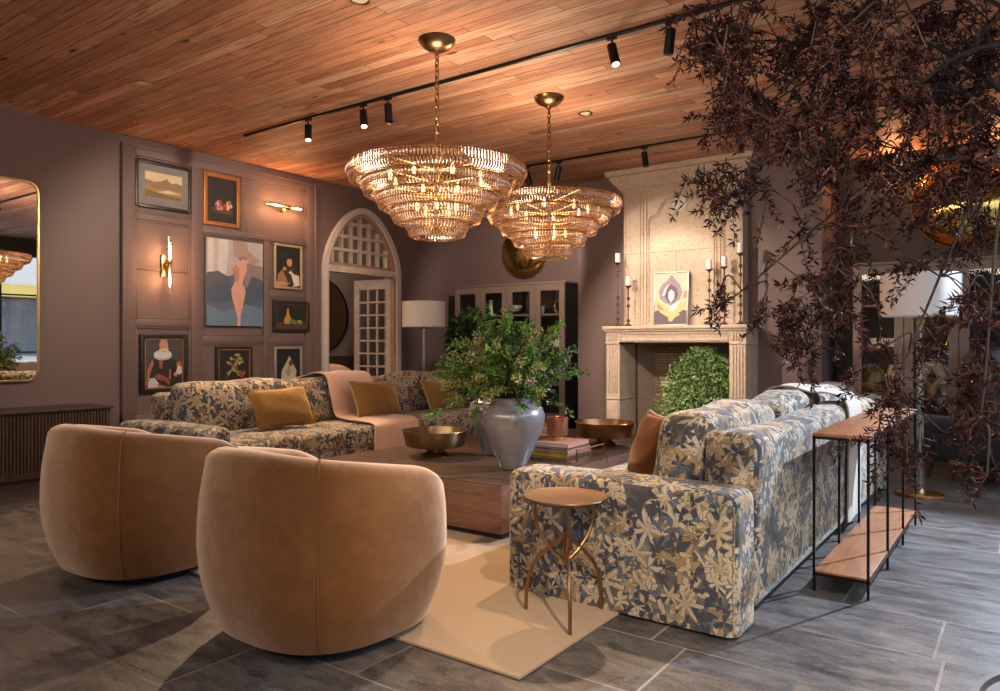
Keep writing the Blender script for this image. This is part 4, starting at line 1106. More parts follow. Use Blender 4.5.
for P_ in sprays:
    typ = r.choice('aabbbccd')
    tube(st, P_, [.0032]*len(P_), 4)
    n0 = len(P_)
    for i in range(n0//4, n0):
        tdir = (P_[min(i+1, n0-1)]-P_[max(0, i-1)]).normalized()
        if typ == 'a':      # broad leaves
            for _ in range(6): leaf(lf_, P_[i]+rvec(r)*.012, tdir*.5+rvec(r), rvec(r)+UP, r.uniform(.035,.07), r.uniform(.018,.03), r.choice([0,0,1]))
        elif typ == 'b':    # plume
            for _ in range(20): leaf(bl, P_[i]+rvec(r)*.022, tdir*.7+rvec(r)*.8, rvec(r), r.uniform(.016,.032), .010, r.choice([0,0,2]))
            for _ in range(3): leaf(lf_, P_[i], tdir*.3+rvec(r), rvec(r)+UP, r.uniform(.03,.05), .018, 1)
        elif typ == 'c':
            for _ in range(9): leaf(lf_, P_[i]+rvec(r)*.02, tdir*.6+rvec(r), rvec(r)+UP, r.uniform(.02,.042), .014, r.choice([0,1,1,2]))
        else:
            if i > n0*.6:
                for _ in range(18): leaf(bl, P_[i]+rvec(r)*.035, rvec(r), rvec(r), r.uniform(.010,.022), .012, 1)
            for _ in range(4): leaf(lf_, P_[i]+rvec(r)*.02, tdir*.6+rvec(r), rvec(r)+UP, r.uniform(.03,.06), .022, 1)
# blooms low at the front
for k in range(900):
    a = r.uniform(0, 2*PI); rr_ = r.uniform(.10, .26); leaf(bl, V((math.cos(a)*rr_, math.sin(a)*rr_, r.uniform(.10, .30)))+rvec(r)*.02, rvec(r), rvec(r), r.uniform(.012,.024), .014, r.choice([1,1,0]))
for k in range(700):
    a = r.uniform(0, 2*PI); rr_ = r.uniform(.05, .28); leaf(lf_, V((math.cos(a)*rr_, math.sin(a)*rr_, r.uniform(.10, .36))), rvec(r), rvec(r), r.uniform(.03,.05), .024, r.choice([1,1,2]))
for P_ in ([(-.05,-.05,.05),(-.14,-.16,.13),(-.19,-.15,.02),(-.21,-.16,-.05)], [(.05,-.05,.05),(.15,.02,.12),(.17,.03,.0),(.18,.02,-.06)], [(-.1,-.1,.05),(-.25,-.2,.10),(-.36,-.3,.0),(-.43,-.36,-.02)]):
    Q = smoothpts(P_, 6); tube(st, Q, .003, 4)
    for q in Q[6:]:
        for _ in range(3): leaf(lf_, q, rvec(r)+V((0,0,-.6)), rvec(r), r.uniform(.03,.06), .025, 0, free=True)
st.build('stem', M['twig'], t); lf_.build('foliage', [M['leaf_g'], M['leaf_d'], plain('mid_leaf', (.11,.20,.05), .5)], t, 0); bl.build('blossom', [M['leaf_y'], M['leaf_p'], plain('lime_bloom', (.32,.36,.12), .6)], t, 0)

leaf = leaf0
# pedestal bowls
def mk_bowl(label, loc, m1):
    t = thing('pedestal_bowl', label, 'bowl', loc)
    b = MB(); lathe(b, [(0,.055),(.11,.058),(.215,.075),(.222,.082),(.245,.185),(.252,.190),(.250,.194),(.240,.192),(.212,.092),(.10,.075),(0,.072)], 56); b.build('dish', m1, t, 40)
    b = MB(); lathe(b, [(.105,0),(.108,.006),(.085,.02),(.062,.035),(.075,.06),(0,.06)], 40); b.build('foot', m1, t, 40)
mk_bowl('dark bronze pedestal bowl left of the large vase', (-3.64, 4.20, TT), M['bronze'])
mk_bowl('coppery bronze pedestal bowl at the fireplace end of coffee table', (-2.87, 5.46, TT), plain('coppery_bronze', (.50,.28,.13), .3, 1, var=.3, scale=9))

# tray, books, votive
t = thing('metal_tray', 'flat dark metal tray with raised handle under the books', 'tray', (-2.81, 4.74, TT))
b = MB(); rbox(b, -.20, .20, -.26, .26, 0, .008, .003, 1); b.build('base', M['bronze'], t)
b = MB(); tube(b, [(.20, -.20, .006), (.20, -.20, .085), (.20, .20, .085), (.20, .20, .006)], .006, 8); b.build('handle', M['bronze'], t)
def book(label, x, y, z, w, l, h, rz, cov, pg, group):
    t = thing('book', label, 'book', (x, y, z), rz, group)
    b = MB(); c = .0025
    box(b, -w/2, w/2, -l/2, l/2, 0, c); box(b, -w/2, w/2, -l/2, l/2, h-c, h); box(b, w/2-c*1.5, w/2, -l/2, l/2, c, h-c); b.build('cover', cov, t, 0)
    b = MB(); box(b, -w/2+.004, w/2-c*1.5, -l/2+.004, l/2-.004, c, h-c); b.build('pages', pg, t, 0)
z = TT+.008
bk = [('black book with rosy spine, bottom of tray stack', .30, .36, .012, C(.02,.02,.02), M['ivory'], 0),
      ('yellow-edged book, second from bottom of tray stack', .30, .355, .030, C(.30,.14,.10), plain('yellow_edge', (.72,.50,.03), .6), 0),
      ('grey-paged book in the middle of tray stack', .29, .35, .028, C(.42,.20,.14), plain('grey_edge', (.40,.38,.36), .6), .04),
      ('thin dark book near the top of tray stack', .28, .34, .012, C(.06,.05,.05), M['ivory'], -.02),
      ('white book on top of tray stack, under copper votive', .28, .34, .030, C(.55,.26,.19), M['white'], .05)]
for (lb, w, l, h, c1, c2, rz) in bk:
    book(lb, -2.83, 4.70, z, w, l, h, rz, c1, c2, 'books on the tray'); z += h+.0004
t = thing('votive_holder', 'copper glass candle holder with gold foot on the books', 'candle holder', (-2.88, 4.72, z))
b = MB(); lathe(b, [(0,.035),(.074,.035),(.080,.042),(.080,.168),(.077,.170),(.074,.168),(.074,.045),(0,.043)], 40); b.build('cup', M['copper'], t)
b = MB(); lathe(b, [(0,0),(.045,0),(.045,.035),(0,.035)], 32); b.build('foot', M['gold'], t)
z = TT
for i, (lb, h, c1) in enumerate((('pink book at the bottom of the small far pile', .035, C(.45,.16,.12)), ('dark book in the middle of small far pile', .022, C(.04,.03,.03)), ('rose book on top of the small far pile', .03, C(.50,.22,.17)))):
    book(lb, -3.66, 5.80, z, .24, .30, h, .05*i, c1, M['ivory'], 'books in the far pile'); z += h+.0004

# pouf by the hearth
t = thing('velvet_pouf', 'round blue velvet pouf in front of the fireplace', 'pouf', (-2.84, 6.98, 0))
b = MB(); lathe(b, [(0,.03),(.25,.03),(.285,.07),(.295,.2),(.295,.33),(.285,.375),(.25,.395),(.12,.402),(0,.403)], 48); b.build('cushion', M['pouf'], t, 50)
b = MB(); lathe(b, [(0,0),(.22,0),(.22,.03),(0,.03)], 32); b.build('base', M['blacksoft'], t)
b = MB(); tube(b, [(.296*math.cos(a), .296*math.sin(a), .345) for a in [2*PI*i/40 for i in range(40)]], .005, 6, closed=True); b.build('piping', M['pouf'], t)

# ------------------------------------------------------------------ bronze side table
t = thing('side_table', 'round bronze side table with three crossing bent legs on rug edge', 'table', (-1.63, 2.74, 0))
b = MB(); lathe(b, [(0,.525),(.170,.525),(.181,.529),(.184,.536),(.181,.541),(.170,.538),(0,.537)], 56); b.build('tabletop', plain('matte_bronze_top', (.17,.10,.06), .45, .85, var=.12, scale=6), t, 40)
base0 = math.atan2(-.81, .586)
for k in range(3):
    a = base0+2*PI*k/3
    def pt(r_, z, da=0): return (r_*math.cos(a+da), r_*math.sin(a+da), z)
    # lower leg: foot out wide, bends inward to the crossing; upper arms spread either side
    P_ = smoothpts([pt(.195, .014), pt(.188, .13), pt(.15, .23), pt(.075, .31), pt(.006, .365)], 6)
    a2 = a
    Q_ = smoothpts([(.150*math.cos(a2), .150*math.sin(a2), .527), (.148*math.cos(a2), .148*math.sin(a2), .43), (.122*math.cos(a2), .122*math.sin(a2), .36), (.065*math.cos(a2), .065*math.sin(a2), .295), (.006*math.cos(a2), .006*math.sin(a2), .255)], 6)
    b = MB(); tube(b, P_, .0085, 8); b.build('leg', M['bronze_leg'], t)
    b = MB(); tube(b, Q_, .0085, 8); b.build('bracket', M['bronze_leg'], t)
b = MB(); lathe(b, [(0,.235),(.010,.24),(.010,.378),(0,.383)], 16); b.build('hub', M['bronze_leg'], t)

# ------------------------------------------------------------------ console table behind sofa
t = thing('console_table', 'slim console with brown top, low shelf and black legs behind sofa', 'table', (-.73, 4.64, 0))
hx, hy = .125, .87
b = MB(); rbox(b, -hx, hx, -hy, hy, .748, .765, .003, 1); b.build('top', M['console_wood'], t, 30)
b = MB(); rbox(b, -hx+.004, hx-.004, -hy+.004, hy-.004, .088, .10, .003, 1); b.build('shelf', M['console_wood'], t, 30)
b = MB()
for z0, z1 in ((.736, .748), (.076, .088)):
    box(b, -hx, -hx+.012, -hy, hy, z0, z1); box(b, hx-.012, hx, -hy, hy, z0, z1); box(b, -hx+.012, hx-.012, -hy, -hy+.012, z0, z1); box(b, -hx+.012, hx-.012, hy-.012, hy, z0, z1)
b.build('rail', M['black'], t, 0)
for s in (-1, 1):
    for k in range(4):
        y = -hy+.006+k*(2*hy-.012)/3
        b = MB(); box(b, s*(hx-.006)-.006, s*(hx-.006)+.006, y-.006, y+.006, 0, .748); b.build('leg', M['black'], t, 0)

# ------------------------------------------------------------------ floor lamps
def floor_lamp(label, loc):
    t = thing('floor_lamp', label, 'lamp', loc)
    b = MB(); lathe(b, [(0,0),(.165,0),(.168,.004),(.168,.022),(.160,.026),(.035,.028),(.030,.05),(.026,.055),(0,.055)], 48); b.build('base', M['brass'], t)
    g = MB(); lathe(g, [(.028,.055),(.028,1.36)], 24, close=False); g.build('glass_column', M['tubeglass'], t)
    b = MB(); cyl(b, (0,0,.05), (0,0,1.40), .006); b.build('rod', M['brass'], t)
    b = MB(); lathe(b, [(0,1.355),(.034,1.355),(.034,1.385),(.014,1.40),(.014,1.47),(0,1.47)], 24)
    b.build('collar', M['brass'], t)
    b = MB(); lathe(b, [(.282,1.41),(.282,1.74),(.278,1.74),(.278,1.41),(.282,1.41)], 56, close=False); b.build('lamp_shade', M['shade'], t)
    b = MB(); tube(b, [(.28*math.cos(a), .28*math.sin(a), 1.70) for a in [2*PI*i/40 for i in range(40)]], .002, 5, closed=True)
    for k in range(3): tube(b, [(0,0,1.47), (.28*math.cos(2*PI*k/3), .28*math.sin(2*PI*k/3), 1.70)], .002, 5)
    b.build('shade_frame', M['brass'], t)
floor_lamp('floor lamp with drum shade in the corner beside arched doorway', (-6.43, 7.19, 0))
floor_lamp('floor lamp with drum shade behind the maroon tree branches', (-.70, 6.60, 0))

# dark armchairs at the right
def dark_chair(label, loc, rz, mat):
    t = thing('dark_armchair', label, 'armchair', loc, rz)
    b = MB(); rbox(b, -.34, .34, -.40, .40, .16, .44, .09, 4, (4,4,2)); b.build('seat', mat, t, 50)
    b = MB(); 
    def fn(q, h): q = list(q); q[1] += .10*(q[2]+h[2])/(2*h[2]) + .08*(q[0]/h[0])**2*-1; return q
    rbox(b, -.38, .38, .28, .46, .16, .88, .08, 4, (6,2,6), fn=fn); b.build('backrest', mat, t, 50)
    for s in (-1, 1):
        b = MB(); rbox(b, min(s*.28, s*.47), max(s*.28, s*.47), -.44, .42, .16, .56, .09, 4, (2,6,3)); b.build('arm', mat, t, 50)
        for yy in (-.36, .36):
            b = MB(); cyl(b, (s*.36, yy, 0), (s*.34, yy*.95, .17), .016, .026, 12); b.build('leg', M['dark_wood'], t)
dark_chair('dark navy upholstered armchair on slate floor by far right cabinet', (-.25, 7.72, 0), math.radians(-120), M['navy'])
b = MB(); rbox(b, .55, 1.50, 5.2, 7.6, 0, .012, .005, 1)
simple('urn_vase', 'tall charcoal urn on dark pedestal behind the navy armchair', 'vase', (-.30, 8.40, .37), [('body', lat([(r_*.75, z*.95) for r_, z in [(0,0),(.11,0),(.13,.02),(.20,.14),(.30,.36),(.335,.56),(.31,.72),(.22,.80),(.24,.83),(.21,.83),(.18,.79),(0,.78)]], 40), M['urn'])])
simple('pedestal', 'dark low pedestal under the charcoal urn', 'pedestal', (-.30, 8.40, 0), [('column', boxmb(-.15,.15,-.15,.15,.03,.34,.006), M['blacksoft']), ('cap', boxmb(-.17,.17,-.17,.17,.34,.37,.004), M['blacksoft']), ('foot', boxmb(-.17,.17,-.17,.17,0,.03,.004), M['blacksoft'])])

# ------------------------------------------------------------------ ceiling fittings
def track(label, x0, x1, y):
    b = MB(); rbox(b, x0, x1, y-.016, y+.016, H-.022, H-.001, .003, 1)
    box(b, x0-.012, x0, y-.018, y+.018, H-.024, H-.001)
    tag(b.build('lighting_track', M['black'], None, 30), label, 'track rail')
track('black lighting track above the two chandeliers', -6.40, 1.4, 4.48)
track('black lighting track nearest the stone overmantel', -5.45, 1.4, 7.21)
def spot(label, x, y, az, tilt, lit, energy, color=(1,.72,.45), cone=60, blend=.5, hd=None):
    """az: azimuth the head leans to, tilt from vertical; head cylinder"""
    t = thing('track_spotlight', label, 'spotlight', (x, y, H-.0225))
    b = MB(); box(b, -.035, .035, -.012, .012, -.018, 0); cyl(b, (0,0,-.015), (0,0,-.06), .007, seg=10); b.build('bracket', M['black'], t)
    B_ = V((math.cos(az)*math.sin(tilt), math.sin(az)*math.sin(tilt), -math.cos(tilt)))
    if hd: az, tilt = hd
    D = V((math.cos(az)*math.sin(tilt), math.sin(az)*math.sin(tilt), -math.cos(tilt)))
    c = V((0,0,-.075)); a0 = c - D*.02; a1 = c + D*.135
    b = MB(); tube(b, [a0-D*.004, a0, a1-D*.002, a1], [.028,.033,.033,.030], 24); b.build('head', M['black'], t)
    b = MB(); tube(b, [a1, a1+D*.002], [.026,.026], 20); b.build('lens', M['trackglow'] if lit else M['blacksoft'], t)
    if energy:
        ld = bpy.data.lights.new('spot_beam', 'SPOT'); ld.energy = energy; ld.color = color; ld.spot_size = math.radians(cone); ld.spot_blend = blend; ld.shadow_soft_size = .03
        lo = link(bpy.data.objects.new('spot_beam', ld)); lo.parent = t
        lo.location = a1 + D*.02; lo.rotation_euler = B_.to_track_quat('-Z', 'Y').to_euler()
def aim(x, y, tx, ty, tz=0.4):
    return math.atan2(ty-y, tx-x), math.atan2(math.hypot(tx-x, ty-y), H-.1-tz)
SPOTS = [
 ('track spotlight nearest the panelled wall end of first track', -5.44, 4.48, (-4.3, 3.2, .3), True, 250, (1,.68,.40), 72),
 ('second track spotlight along the first track from the left end', -4.71, 4.48, (-3.25, 8.2, 1.15), True, 420, (1,.80,.62), 48),
 ('third track spotlight, closest to large chandelier chain', -4.41, 4.48, (-7.4, 4.9, 1.6), False, 170, (1,.78,.60), 82),
 ('track spotlight with lit lens above right end of coffee table', -2.30, 4.48, (-1.7, 2.5, .3), True, 200, (1,.68,.40), 60),
 ('track spotlight nearest the tree on the first track', -1.88, 4.48, (-3.75, 8.8, .55), False, 190, (1,.86,.72), 30),
 ('first spotlight on the far track, partly behind chandelier', -4.82, 7.21, (-6.2, 9.1, 2.0), False, 110, (1,.82,.66), 74),
 ('second spotlight on the far track beside small chandelier rod', -4.38, 7.21, (-3.0, 8.4, 1.8), False, 38, (1,.82,.66), 74),
 ('far track spotlight directly before the stone overmantel', -3.32, 7.21, (-3.6, 8.4, .9), False, 45, (1,.82,.66), 80),
]
HEADS = [(-.7,.34),(-.6,.34),(0,.08),(-.55,.36),(2.8,.16),(.8,.3),(2.9,.3),(-.4,.2)]
for (lb, x, y, tg, lit, en, colr, cone), hd in zip(SPOTS, HEADS):
    az, ti = aim(x, y, *tg); spot(lb, x, y, az, ti, lit, en, colr, cone, hd=hd)
b = MB(); rbox(b, -3.0, 1.4, .584, .616, H-.022, H-.001, .003, 1); tag(b.build('lighting_track', M['black'], None, 30), 'lighting track overhead at the viewer side of the room', 'track rail')
az, ti = aim(.95, .6, -1.45, 2.95, .25)
spot('warm track spotlight overhead at the viewer side', .95, .6, az, ti, True, 300, (1,.72,.44), 42)
az, ti = aim(.75, 7.21, -.9, 3.9, .4)
spot('far track spotlight hidden among the tree leaves', .75, 7.21, az, ti, True, 850, (.74,.84,1.0), 62)

def downlight(label, x, y):
    t = thing('recessed_downlight', label, 'ceiling light', (x, y, H))
    b = MB(); lathe(b, [(.045,-.001),(.062,-.001),(.066,-.005),(.062,-.008),(.050,-.007),(.045,-.001)], 32, close=False); b.build('trim_ring', M['brass'], t)
    b = MB(); lathe(b, [(0,-.003),(.046,-.003),(.046,-.001),(0,-.001)], 24); b.build('lens', M['ivory'], t)
downlight('small recessed ceiling light above the landscape picture', -5.80, 3.11)
downlight('small recessed ceiling light at the top edge of photo', -3.32, 3.13)
downlight('small recessed ceiling light right of small chandelier canopy', -3.29, 5.88)

def chandelier(label, loc, rz):
    t = thing('chandelier', label, 'chandelier', loc, rz)   # loc: ceiling point
    b = MB(); lathe(b, [(0,0),(.125,0),(.130,-.006),(.125,-.018),(.10,-.05),(.06,-.072),(.025,-.080),(.020,-.095),(0,-.10)], 40); b.build('canopy', plain('brown_bronze_canopy', (.27,.155,.075), .3, 1, var=.3, scale=9), t, 40)
    b = MB(); z = -.10; k = 0
    while z > -.62:
        pts = []
        for i in range(14):
            a = 2*PI*i/14; u, w = .014*math.cos(a), .027*math.sin(a)
            pts.append((u, 0, z-.02+w) if k % 2 else (0, u, z-.02+w))
        tube(b, pts, .0046, 6, closed=True); z -= .040; k += 1
    b.build('chain', plain('brown_bronze_canopy', (.27,.155,.075)), t)
    b = MB(); cyl(b, (0,0,-.63), (0,0,-1.36), .011); lathe(b, [(0,-.62),(.014,-.622),(.016,-.64),(.011,-.65)], 14); b.build('rod', plain('brown_bronze_canopy', (.27,.155,.075)), t)
    # frame: hub, arms
    fr = MB(); ztop = -.90
    Rs = [.605, .505, .405, .305, .20]
    for i, R_ in enumerate(Rs):
        z = ztop-.093*i
        for zz, dr in ((z, 0), (z-.052, -.002), (z-.10, -.035)):
            tube(fr, [((R_+dr)*math.cos(a), (R_+dr)*math.sin(a), zz) for a in [2*PI*q/72 for q in range(72)]], .0035, 5, closed=True)
        for q in range(8):
            a = 2*PI*q/8; tube(fr, [(0,0,z-.004), (R_*math.cos(a), R_*math.sin(a), z-.004)], .003, 4)
    fr.build('frame', M['brass'], t)
    for i, R_ in enumerate(Rs):
        z = ztop-.093*i; b = MB(); n = int(2*PI*R_/.0225)
        for q in range(n):
            a = 2*PI*q/n; ca, sa = math.cos(a), math.sin(a); j = .002*((q*7) % 3-1)
            tube(b, [((R_+.006+j)*ca, (R_+.006+j)*sa, z+.008), ((R_+.012+j)*ca, (R_+.012+j)*sa, z-.03), ((R_+.004)*ca, (R_+.004)*sa, z-.053)], [.0082,.0095,.0065], 5)
            a += PI/n; ca, sa = math.cos(a), math.sin(a)
            tube(b, [((R_)*ca, (R_)*sa, z-.050), ((R_-.008)*ca, (R_-.008)*sa, z-.082), ((R_-.048)*ca, (R_-.048)*sa, z-.104)], [.0065,.0085,.005], 5)
        b.build('crystal_tier', M['crystal'], t, 60)
    for (R_, z, n) in ((.33, -1.0, 8), (.14, -1.20, 5)):
        for q in range(n):
            a = 2*PI*(q+.3)/n; b = MB(); lathe(b, [(0,-.0),(.009,.006),(.015,.03),(.011,.055),(.003,.08),(0,.085)], 10, T=trn(R_*math.cos(a), R_*math.sin(a), z)); b.build('bulb', M['cbulb'], t)
    for (z, en) in ((-.72, 26), (-1.05, 3), (-1.22, 2)):
        ld = bpy.data.lights.new('chandelier_light', 'POINT'); ld.energy = en; ld.color = (1,.72,.48); ld.shadow_soft_size = .16
        lo = link(bpy.data.objects.new('chandelier_light', ld)); lo.parent = t; lo.location = (0,0,z)
chandelier('large tiered amber crystal chandelier hanging nearer, with bronze canopy', (-3.33, 3.86, H), 0)
chandelier('tiered amber crystal chandelier hanging farther, before the fireplace', (-3.33, 5.32, H), .2)

# ------------------------------------------------------------------ plants
r = random.Random(8)
t = thing('indoor_ficus', 'dark leafy indoor tree in the corner behind the drum lamp', 'plant', (-6.35, 8.08, 0))
b = MB(); lathe(b, [(0,0),(.16,0),(.20,.32),(.21,.34),(.19,.34),(.18,.28),(0,.28)], 28); b.build('pot', M['urn'], t)
b = MB(); tube(b, smoothpts([(0,0,.28),(.02,.01,.8),(-.02,0,1.3),(0,0,1.6)], 6), .016, 8)
for k in range(14):
    a = r.uniform(0, 6.28); z = r.uniform(.5, 1.4); tube(b, [(0,0,z), (.2*math.cos(a), .2*math.sin(a), z+.15), (.36*math.cos(a), .36*math.sin(a), z+.12)], .005, 5)
b.build('trunk', M['bark'], t)
b = MB()
for k in range(1900):
    v = rvec(r)*r.uniform(.5, 1)**.5; p = V((v.x*.38, v.y*.38, 1.05+v.z*.68)); leaf(b, p, rvec(r)+V((0,0,-.3)), rvec(r)+UP, r.uniform(.06,.10), r.uniform(.03,.045), r.choice([0,0,1]))
b.build('foliage', [M['leaf_o'], M['leaf_d']], t, 0)

# maroon-leaved tree at the right, in a planter just outside the view
SPRAYS= [(-0.45,3.22,2.37),(-0.16,3.61,2.43),(-1.06,2.98,2.51),(-0.31,2.39,2.04),(-0.54,2.82,2.36),(-0.39,2.48,2.25),(-0.76,2.96,2.32),(-0.66,2.18,2.07),(-0.32,2.24,2.12),(-0.17,2.64,2.21),(-0.09,2.8,2.12),(-0.13,3.3,2.36),(-0.81,2.82,2.28),(-0.1,2.8,2.12),(-0.52,2.29,2.18),(-0.9,2.64,2.38),(-0.85,2.31,2.18),(-0.65,2.65,2.21),(-0.71,2.91,2.39),(-0.69,2.0,1.99),(-0.23,2.32,2.01),(-0.27,3.06,2.35),(-0.78,2.15,2.22),(-0.14,3.4,2.48),(-0.13,2.84,2.13),(-0.7,3.02,2.41),(-0.93,2.88,2.37),(-0.24,3.58,2.61),(-0.88,2.66,2.38),(-0.18,3.59,2.53),(-0.43,2.59,2.24),(-0.65,2.2,2.2),(-0.29,2.48,2.04),(-0.89,2.55,2.2),(-0.6,2.84,2.39),(-0.22,2.88,2.26),(-0.69,2.01,2.0),(-0.43,2.34,2.06),(-0.33,3.09,2.25),(-0.25,2.87,2.34),(-0.72,2.35,2.13),(-0.62,3.18,2.33),(-0.1,3.06,2.29),(-0.28,2.66,2.19),(-0.55,2.58,2.3),(-0.1,3.25,2.25),(-0.41,2.29,2.12),(-0.8,3.07,2.39),(-0.69,3.02,2.35),(-0.38,3.23,2.37),(-0.56,2.45,2.15),(-0.55,3.0,2.32),(-0.72,2.83,2.26),(-0.44,2.89,2.41),(-0.7,2.59,2.24),(-0.27,3.36,2.39),(-0.69,2.97,2.37),(-0.26,3.42,2.49),(-0.23,3.63,2.47),(-0.12,3.1,2.3),(-0.92,3.07,2.41),(-0.57,3.03,2.35),(-0.86,2.79,2.37),(-0.83,2.55,2.16),(-0.86,2.69,2.18),(-0.75,2.42,2.25),(-0.82,2.41,2.12),(-0.73,2.34,2.08),(-0.78,2.31,2.18),(-0.88,2.34,2.19),(-0.93,2.51,2.33),(-0.58,2.85,2.07),(-0.52,2.09,1.8),(-0.52,2.65,2.08),(-0.72,2.46,1.94),(-0.68,2.11,1.89),(-0.45,2.93,2.13),(-0.11,2.96,1.96),(-0.21,2.81,1.98),(-0.76,2.69,2.06),(-0.12,3.21,1.98),(-0.45,2.14,1.8),(-0.8,2.72,2.09),(-0.86,3.05,2.17),(-0.49,2.42,1.98),(-0.59,2.56,1.91),(-0.12,3.19,1.99),(-0.65,2.67,1.94),(-0.64,3.34,2.3),(-0.47,2.78,2.11),(-0.73,2.54,2.01),(-0.71,3.08,2.11),(-0.75,2.29,1.97),(-0.12,2.72,1.91),(-0.78,3.25,2.35),(-0.62,2.67,2.03),(-0.39,3.19,2.13),(-0.69,2.38,1.93),(-0.4,2.58,2.02),(-0.42,2.66,2.02),(-0.22,2.36,1.87),(-0.77,3.15,2.23),(-0.13,2.39,1.87),(-0.26,3.06,2.11),(-0.3,2.9,2.02),(-0.14,2.9,2.05),(-0.18,2.74,2.05),(-0.24,3.43,2.31),(-0.29,2.65,2.0),(-0.21,2.51,1.85),(-0.48,2.8,2.05),(-0.62,2.82,2.18),(-0.2,2.63,2.06),(-0.24,3.2,2.05),(-1.0,3.08,2.18),(-0.07,2.48,1.86),(-0.22,3.19,2.19),(-0.1,2.58,1.88),(-0.53,2.29,1.85),(-0.33,2.45,1.95),(-0.31,2.39,2.01),(-0.76,2.33,2.01),(-0.86,2.86,2.05),(-0.86,2.45,2.0),(-0.87,2.91,2.11),(-0.88,2.72,2.15),(-0.9,2.56,2.0),(-0.15,3.25,1.94),(-0.52,2.53,1.84),(-0.22,2.6,1.82),(-0.65,3.03,2.01),(-0.67,2.92,1.92),(-0.58,2.28,1.78),(-0.6,2.45,1.83),(-0.16,2.88,1.87),(-0.24,3.31,2.07),(-0.84,3.16,2.12),(-0.25,2.55,1.86),(-0.12,3.52,1.98),(-0.62,2.58,1.86),(-0.62,2.9,1.98),(-0.44,2.44,1.84),(-0.22,3.42,1.98),(-0.46,2.89,1.86),(-0.39,3.22,1.97),(-0.4,2.34,1.85),(-0.71,3.18,2.12),(-0.35,2.34,1.74),(-0.46,3.03,1.88),(-0.86,2.37,1.71),(-0.92,2.43,1.75),(-0.76,2.36,1.68),(-0.78,2.36,1.75),(-0.81,2.49,1.79),(-0.83,2.42,1.69),(-0.75,2.63,1.75),(-0.74,2.36,1.66),(-0.79,2.6,1.8),(-0.4,2.43,1.72),(-0.48,2.22,1.67),(-0.48,2.57,1.49),(-0.48,2.47,1.64),(-0.39,2.39,1.54),(-0.63,3.17,1.68),(-0.55,3.27,1.79),(-0.64,2.96,1.89),(-0.52,2.77,1.84),(-0.38,2.62,1.64),(-0.65,3.1,1.92),(-0.41,2.24,1.46),(-0.52,2.59,1.8),(-0.55,2.57,1.73),(-0.13,2.42,1.71),(-0.09,3.03,1.77),(-0.12,2.48,1.55),(-0.16,3.02,1.81),(-0.1,3.45,1.65),(-0.17,3.01,1.84),(-0.13,2.84,1.59),(-0.14,3.49,1.6),(-0.18,3.36,1.72),(-0.16,2.74,1.75),(-0.21,3.33,1.57),(-0.13,2.47,1.69),(-0.16,2.88,1.79),(-0.11,2.47,1.65),(-0.23,2.64,1.79),(-0.3,2.48,1.69),(-0.35,3.17,1.84),(-0.31,3.09,1.66),(-0.24,2.91,1.71),(-0.27,3.45,1.78),(-0.23,2.72,1.65),(-0.21,2.59,1.7),(-0.36,2.62,1.77),(-0.23,2.5,1.7),(-0.21,2.47,1.64),(-0.38,2.71,1.81),(-0.24,3.1,1.64),(-0.34,2.74,1.73),(-0.35,2.99,1.89),(-0.2,2.55,1.61),(-0.32,3.15,1.87),(-0.59,2.68,1.37),(-0.64,2.7,1.61),(-0.55,2.52,1.39),(-0.48,2.64,1.3),(-0.38,2.39,1.35),(-0.41,2.33,1.37),(-0.43,2.71,1.46),(-0.53,2.5,1.31),(-0.57,2.33,1.4),(-0.56,2.74,1.42),(-0.79,2.36,1.34),(-0.65,2.68,1.29),(-0.69,2.39,1.33),(-0.63,2.4,1.32),(-0.86,2.48,1.39),(-0.57,2.7,1.3),(-0.65,2.67,1.2),(-0.56,2.49,1.17),(-0.66,2.53,1.23),(-0.61,2.43,1.26),(-0.63,2.45,1.27),(-0.58,2.49,1.19),(-0.33,2.92,1.46),(-0.33,2.69,1.45),(-0.24,2.83,1.24),(-0.25,2.68,1.22),(-0.16,2.62,1.34),(-0.12,2.91,1.15),(-0.13,2.57,1.11),(-0.11,2.95,1.36),(-0.12,3.05,1.09),(-0.11,2.93,1.13),(-0.11,2.77,1.31),(-0.1,3.12,1.31),(-0.1,2.39,1.25),(-0.14,2.85,1.32),(-0.09,2.86,1.11),(-0.14,2.88,1.34),(-0.12,2.66,1.17),(-0.37,2.6,1.19),(-0.5,2.8,1.09),(-0.16,2.83,0.87),(-0.14,2.71,1.07),(-0.09,2.85,0.8),(-0.13,2.7,0.95),(-0.08,2.58,1.0),(-0.1,2.51,0.82),(-0.16,2.7,1.05),(-0.34,2.54,1.02),(-0.36,2.71,0.88),(-0.33,2.65,1.05),(-0.31,2.61,0.81),(-0.34,2.82,0.87),(-0.42,2.73,0.86),(-0.35,2.53,1.04),(-0.3,2.55,1.03),(-0.25,2.81,1.01),(-0.23,2.84,0.9)]
LIMBS= [(-0.86,2.47,2.23),(-0.78,2.65,2.03),(-0.92,2.54,1.72),(-0.64,3.12,2.32),(-0.61,2.52,1.64),(-0.84,2.42,1.32),(-0.61,2.52,1.19),(-0.36,2.83,1.86),(-0.4,2.67,0.95),(-0.17,2.59,1.51),(-0.12,2.63,0.97),(-0.36,2.45,2.17),(-0.3,3.49,2.24)]
TB = V((.30, 2.92, 0))
t = thing('maroon_tree', 'maroon-leaved tree arching in from the right above console table', 'tree', tuple(TB))
b = MB(); lathe(b, [(0,.016),(.27,.016),(.33,.38),(.365,.42),(.365,.45),(.33,.45),(.32,.40),(0,.40)], 40)
r = random.Random(77); fork = V((.28, 2.92, 1.75)); br = MB(); nodes = []
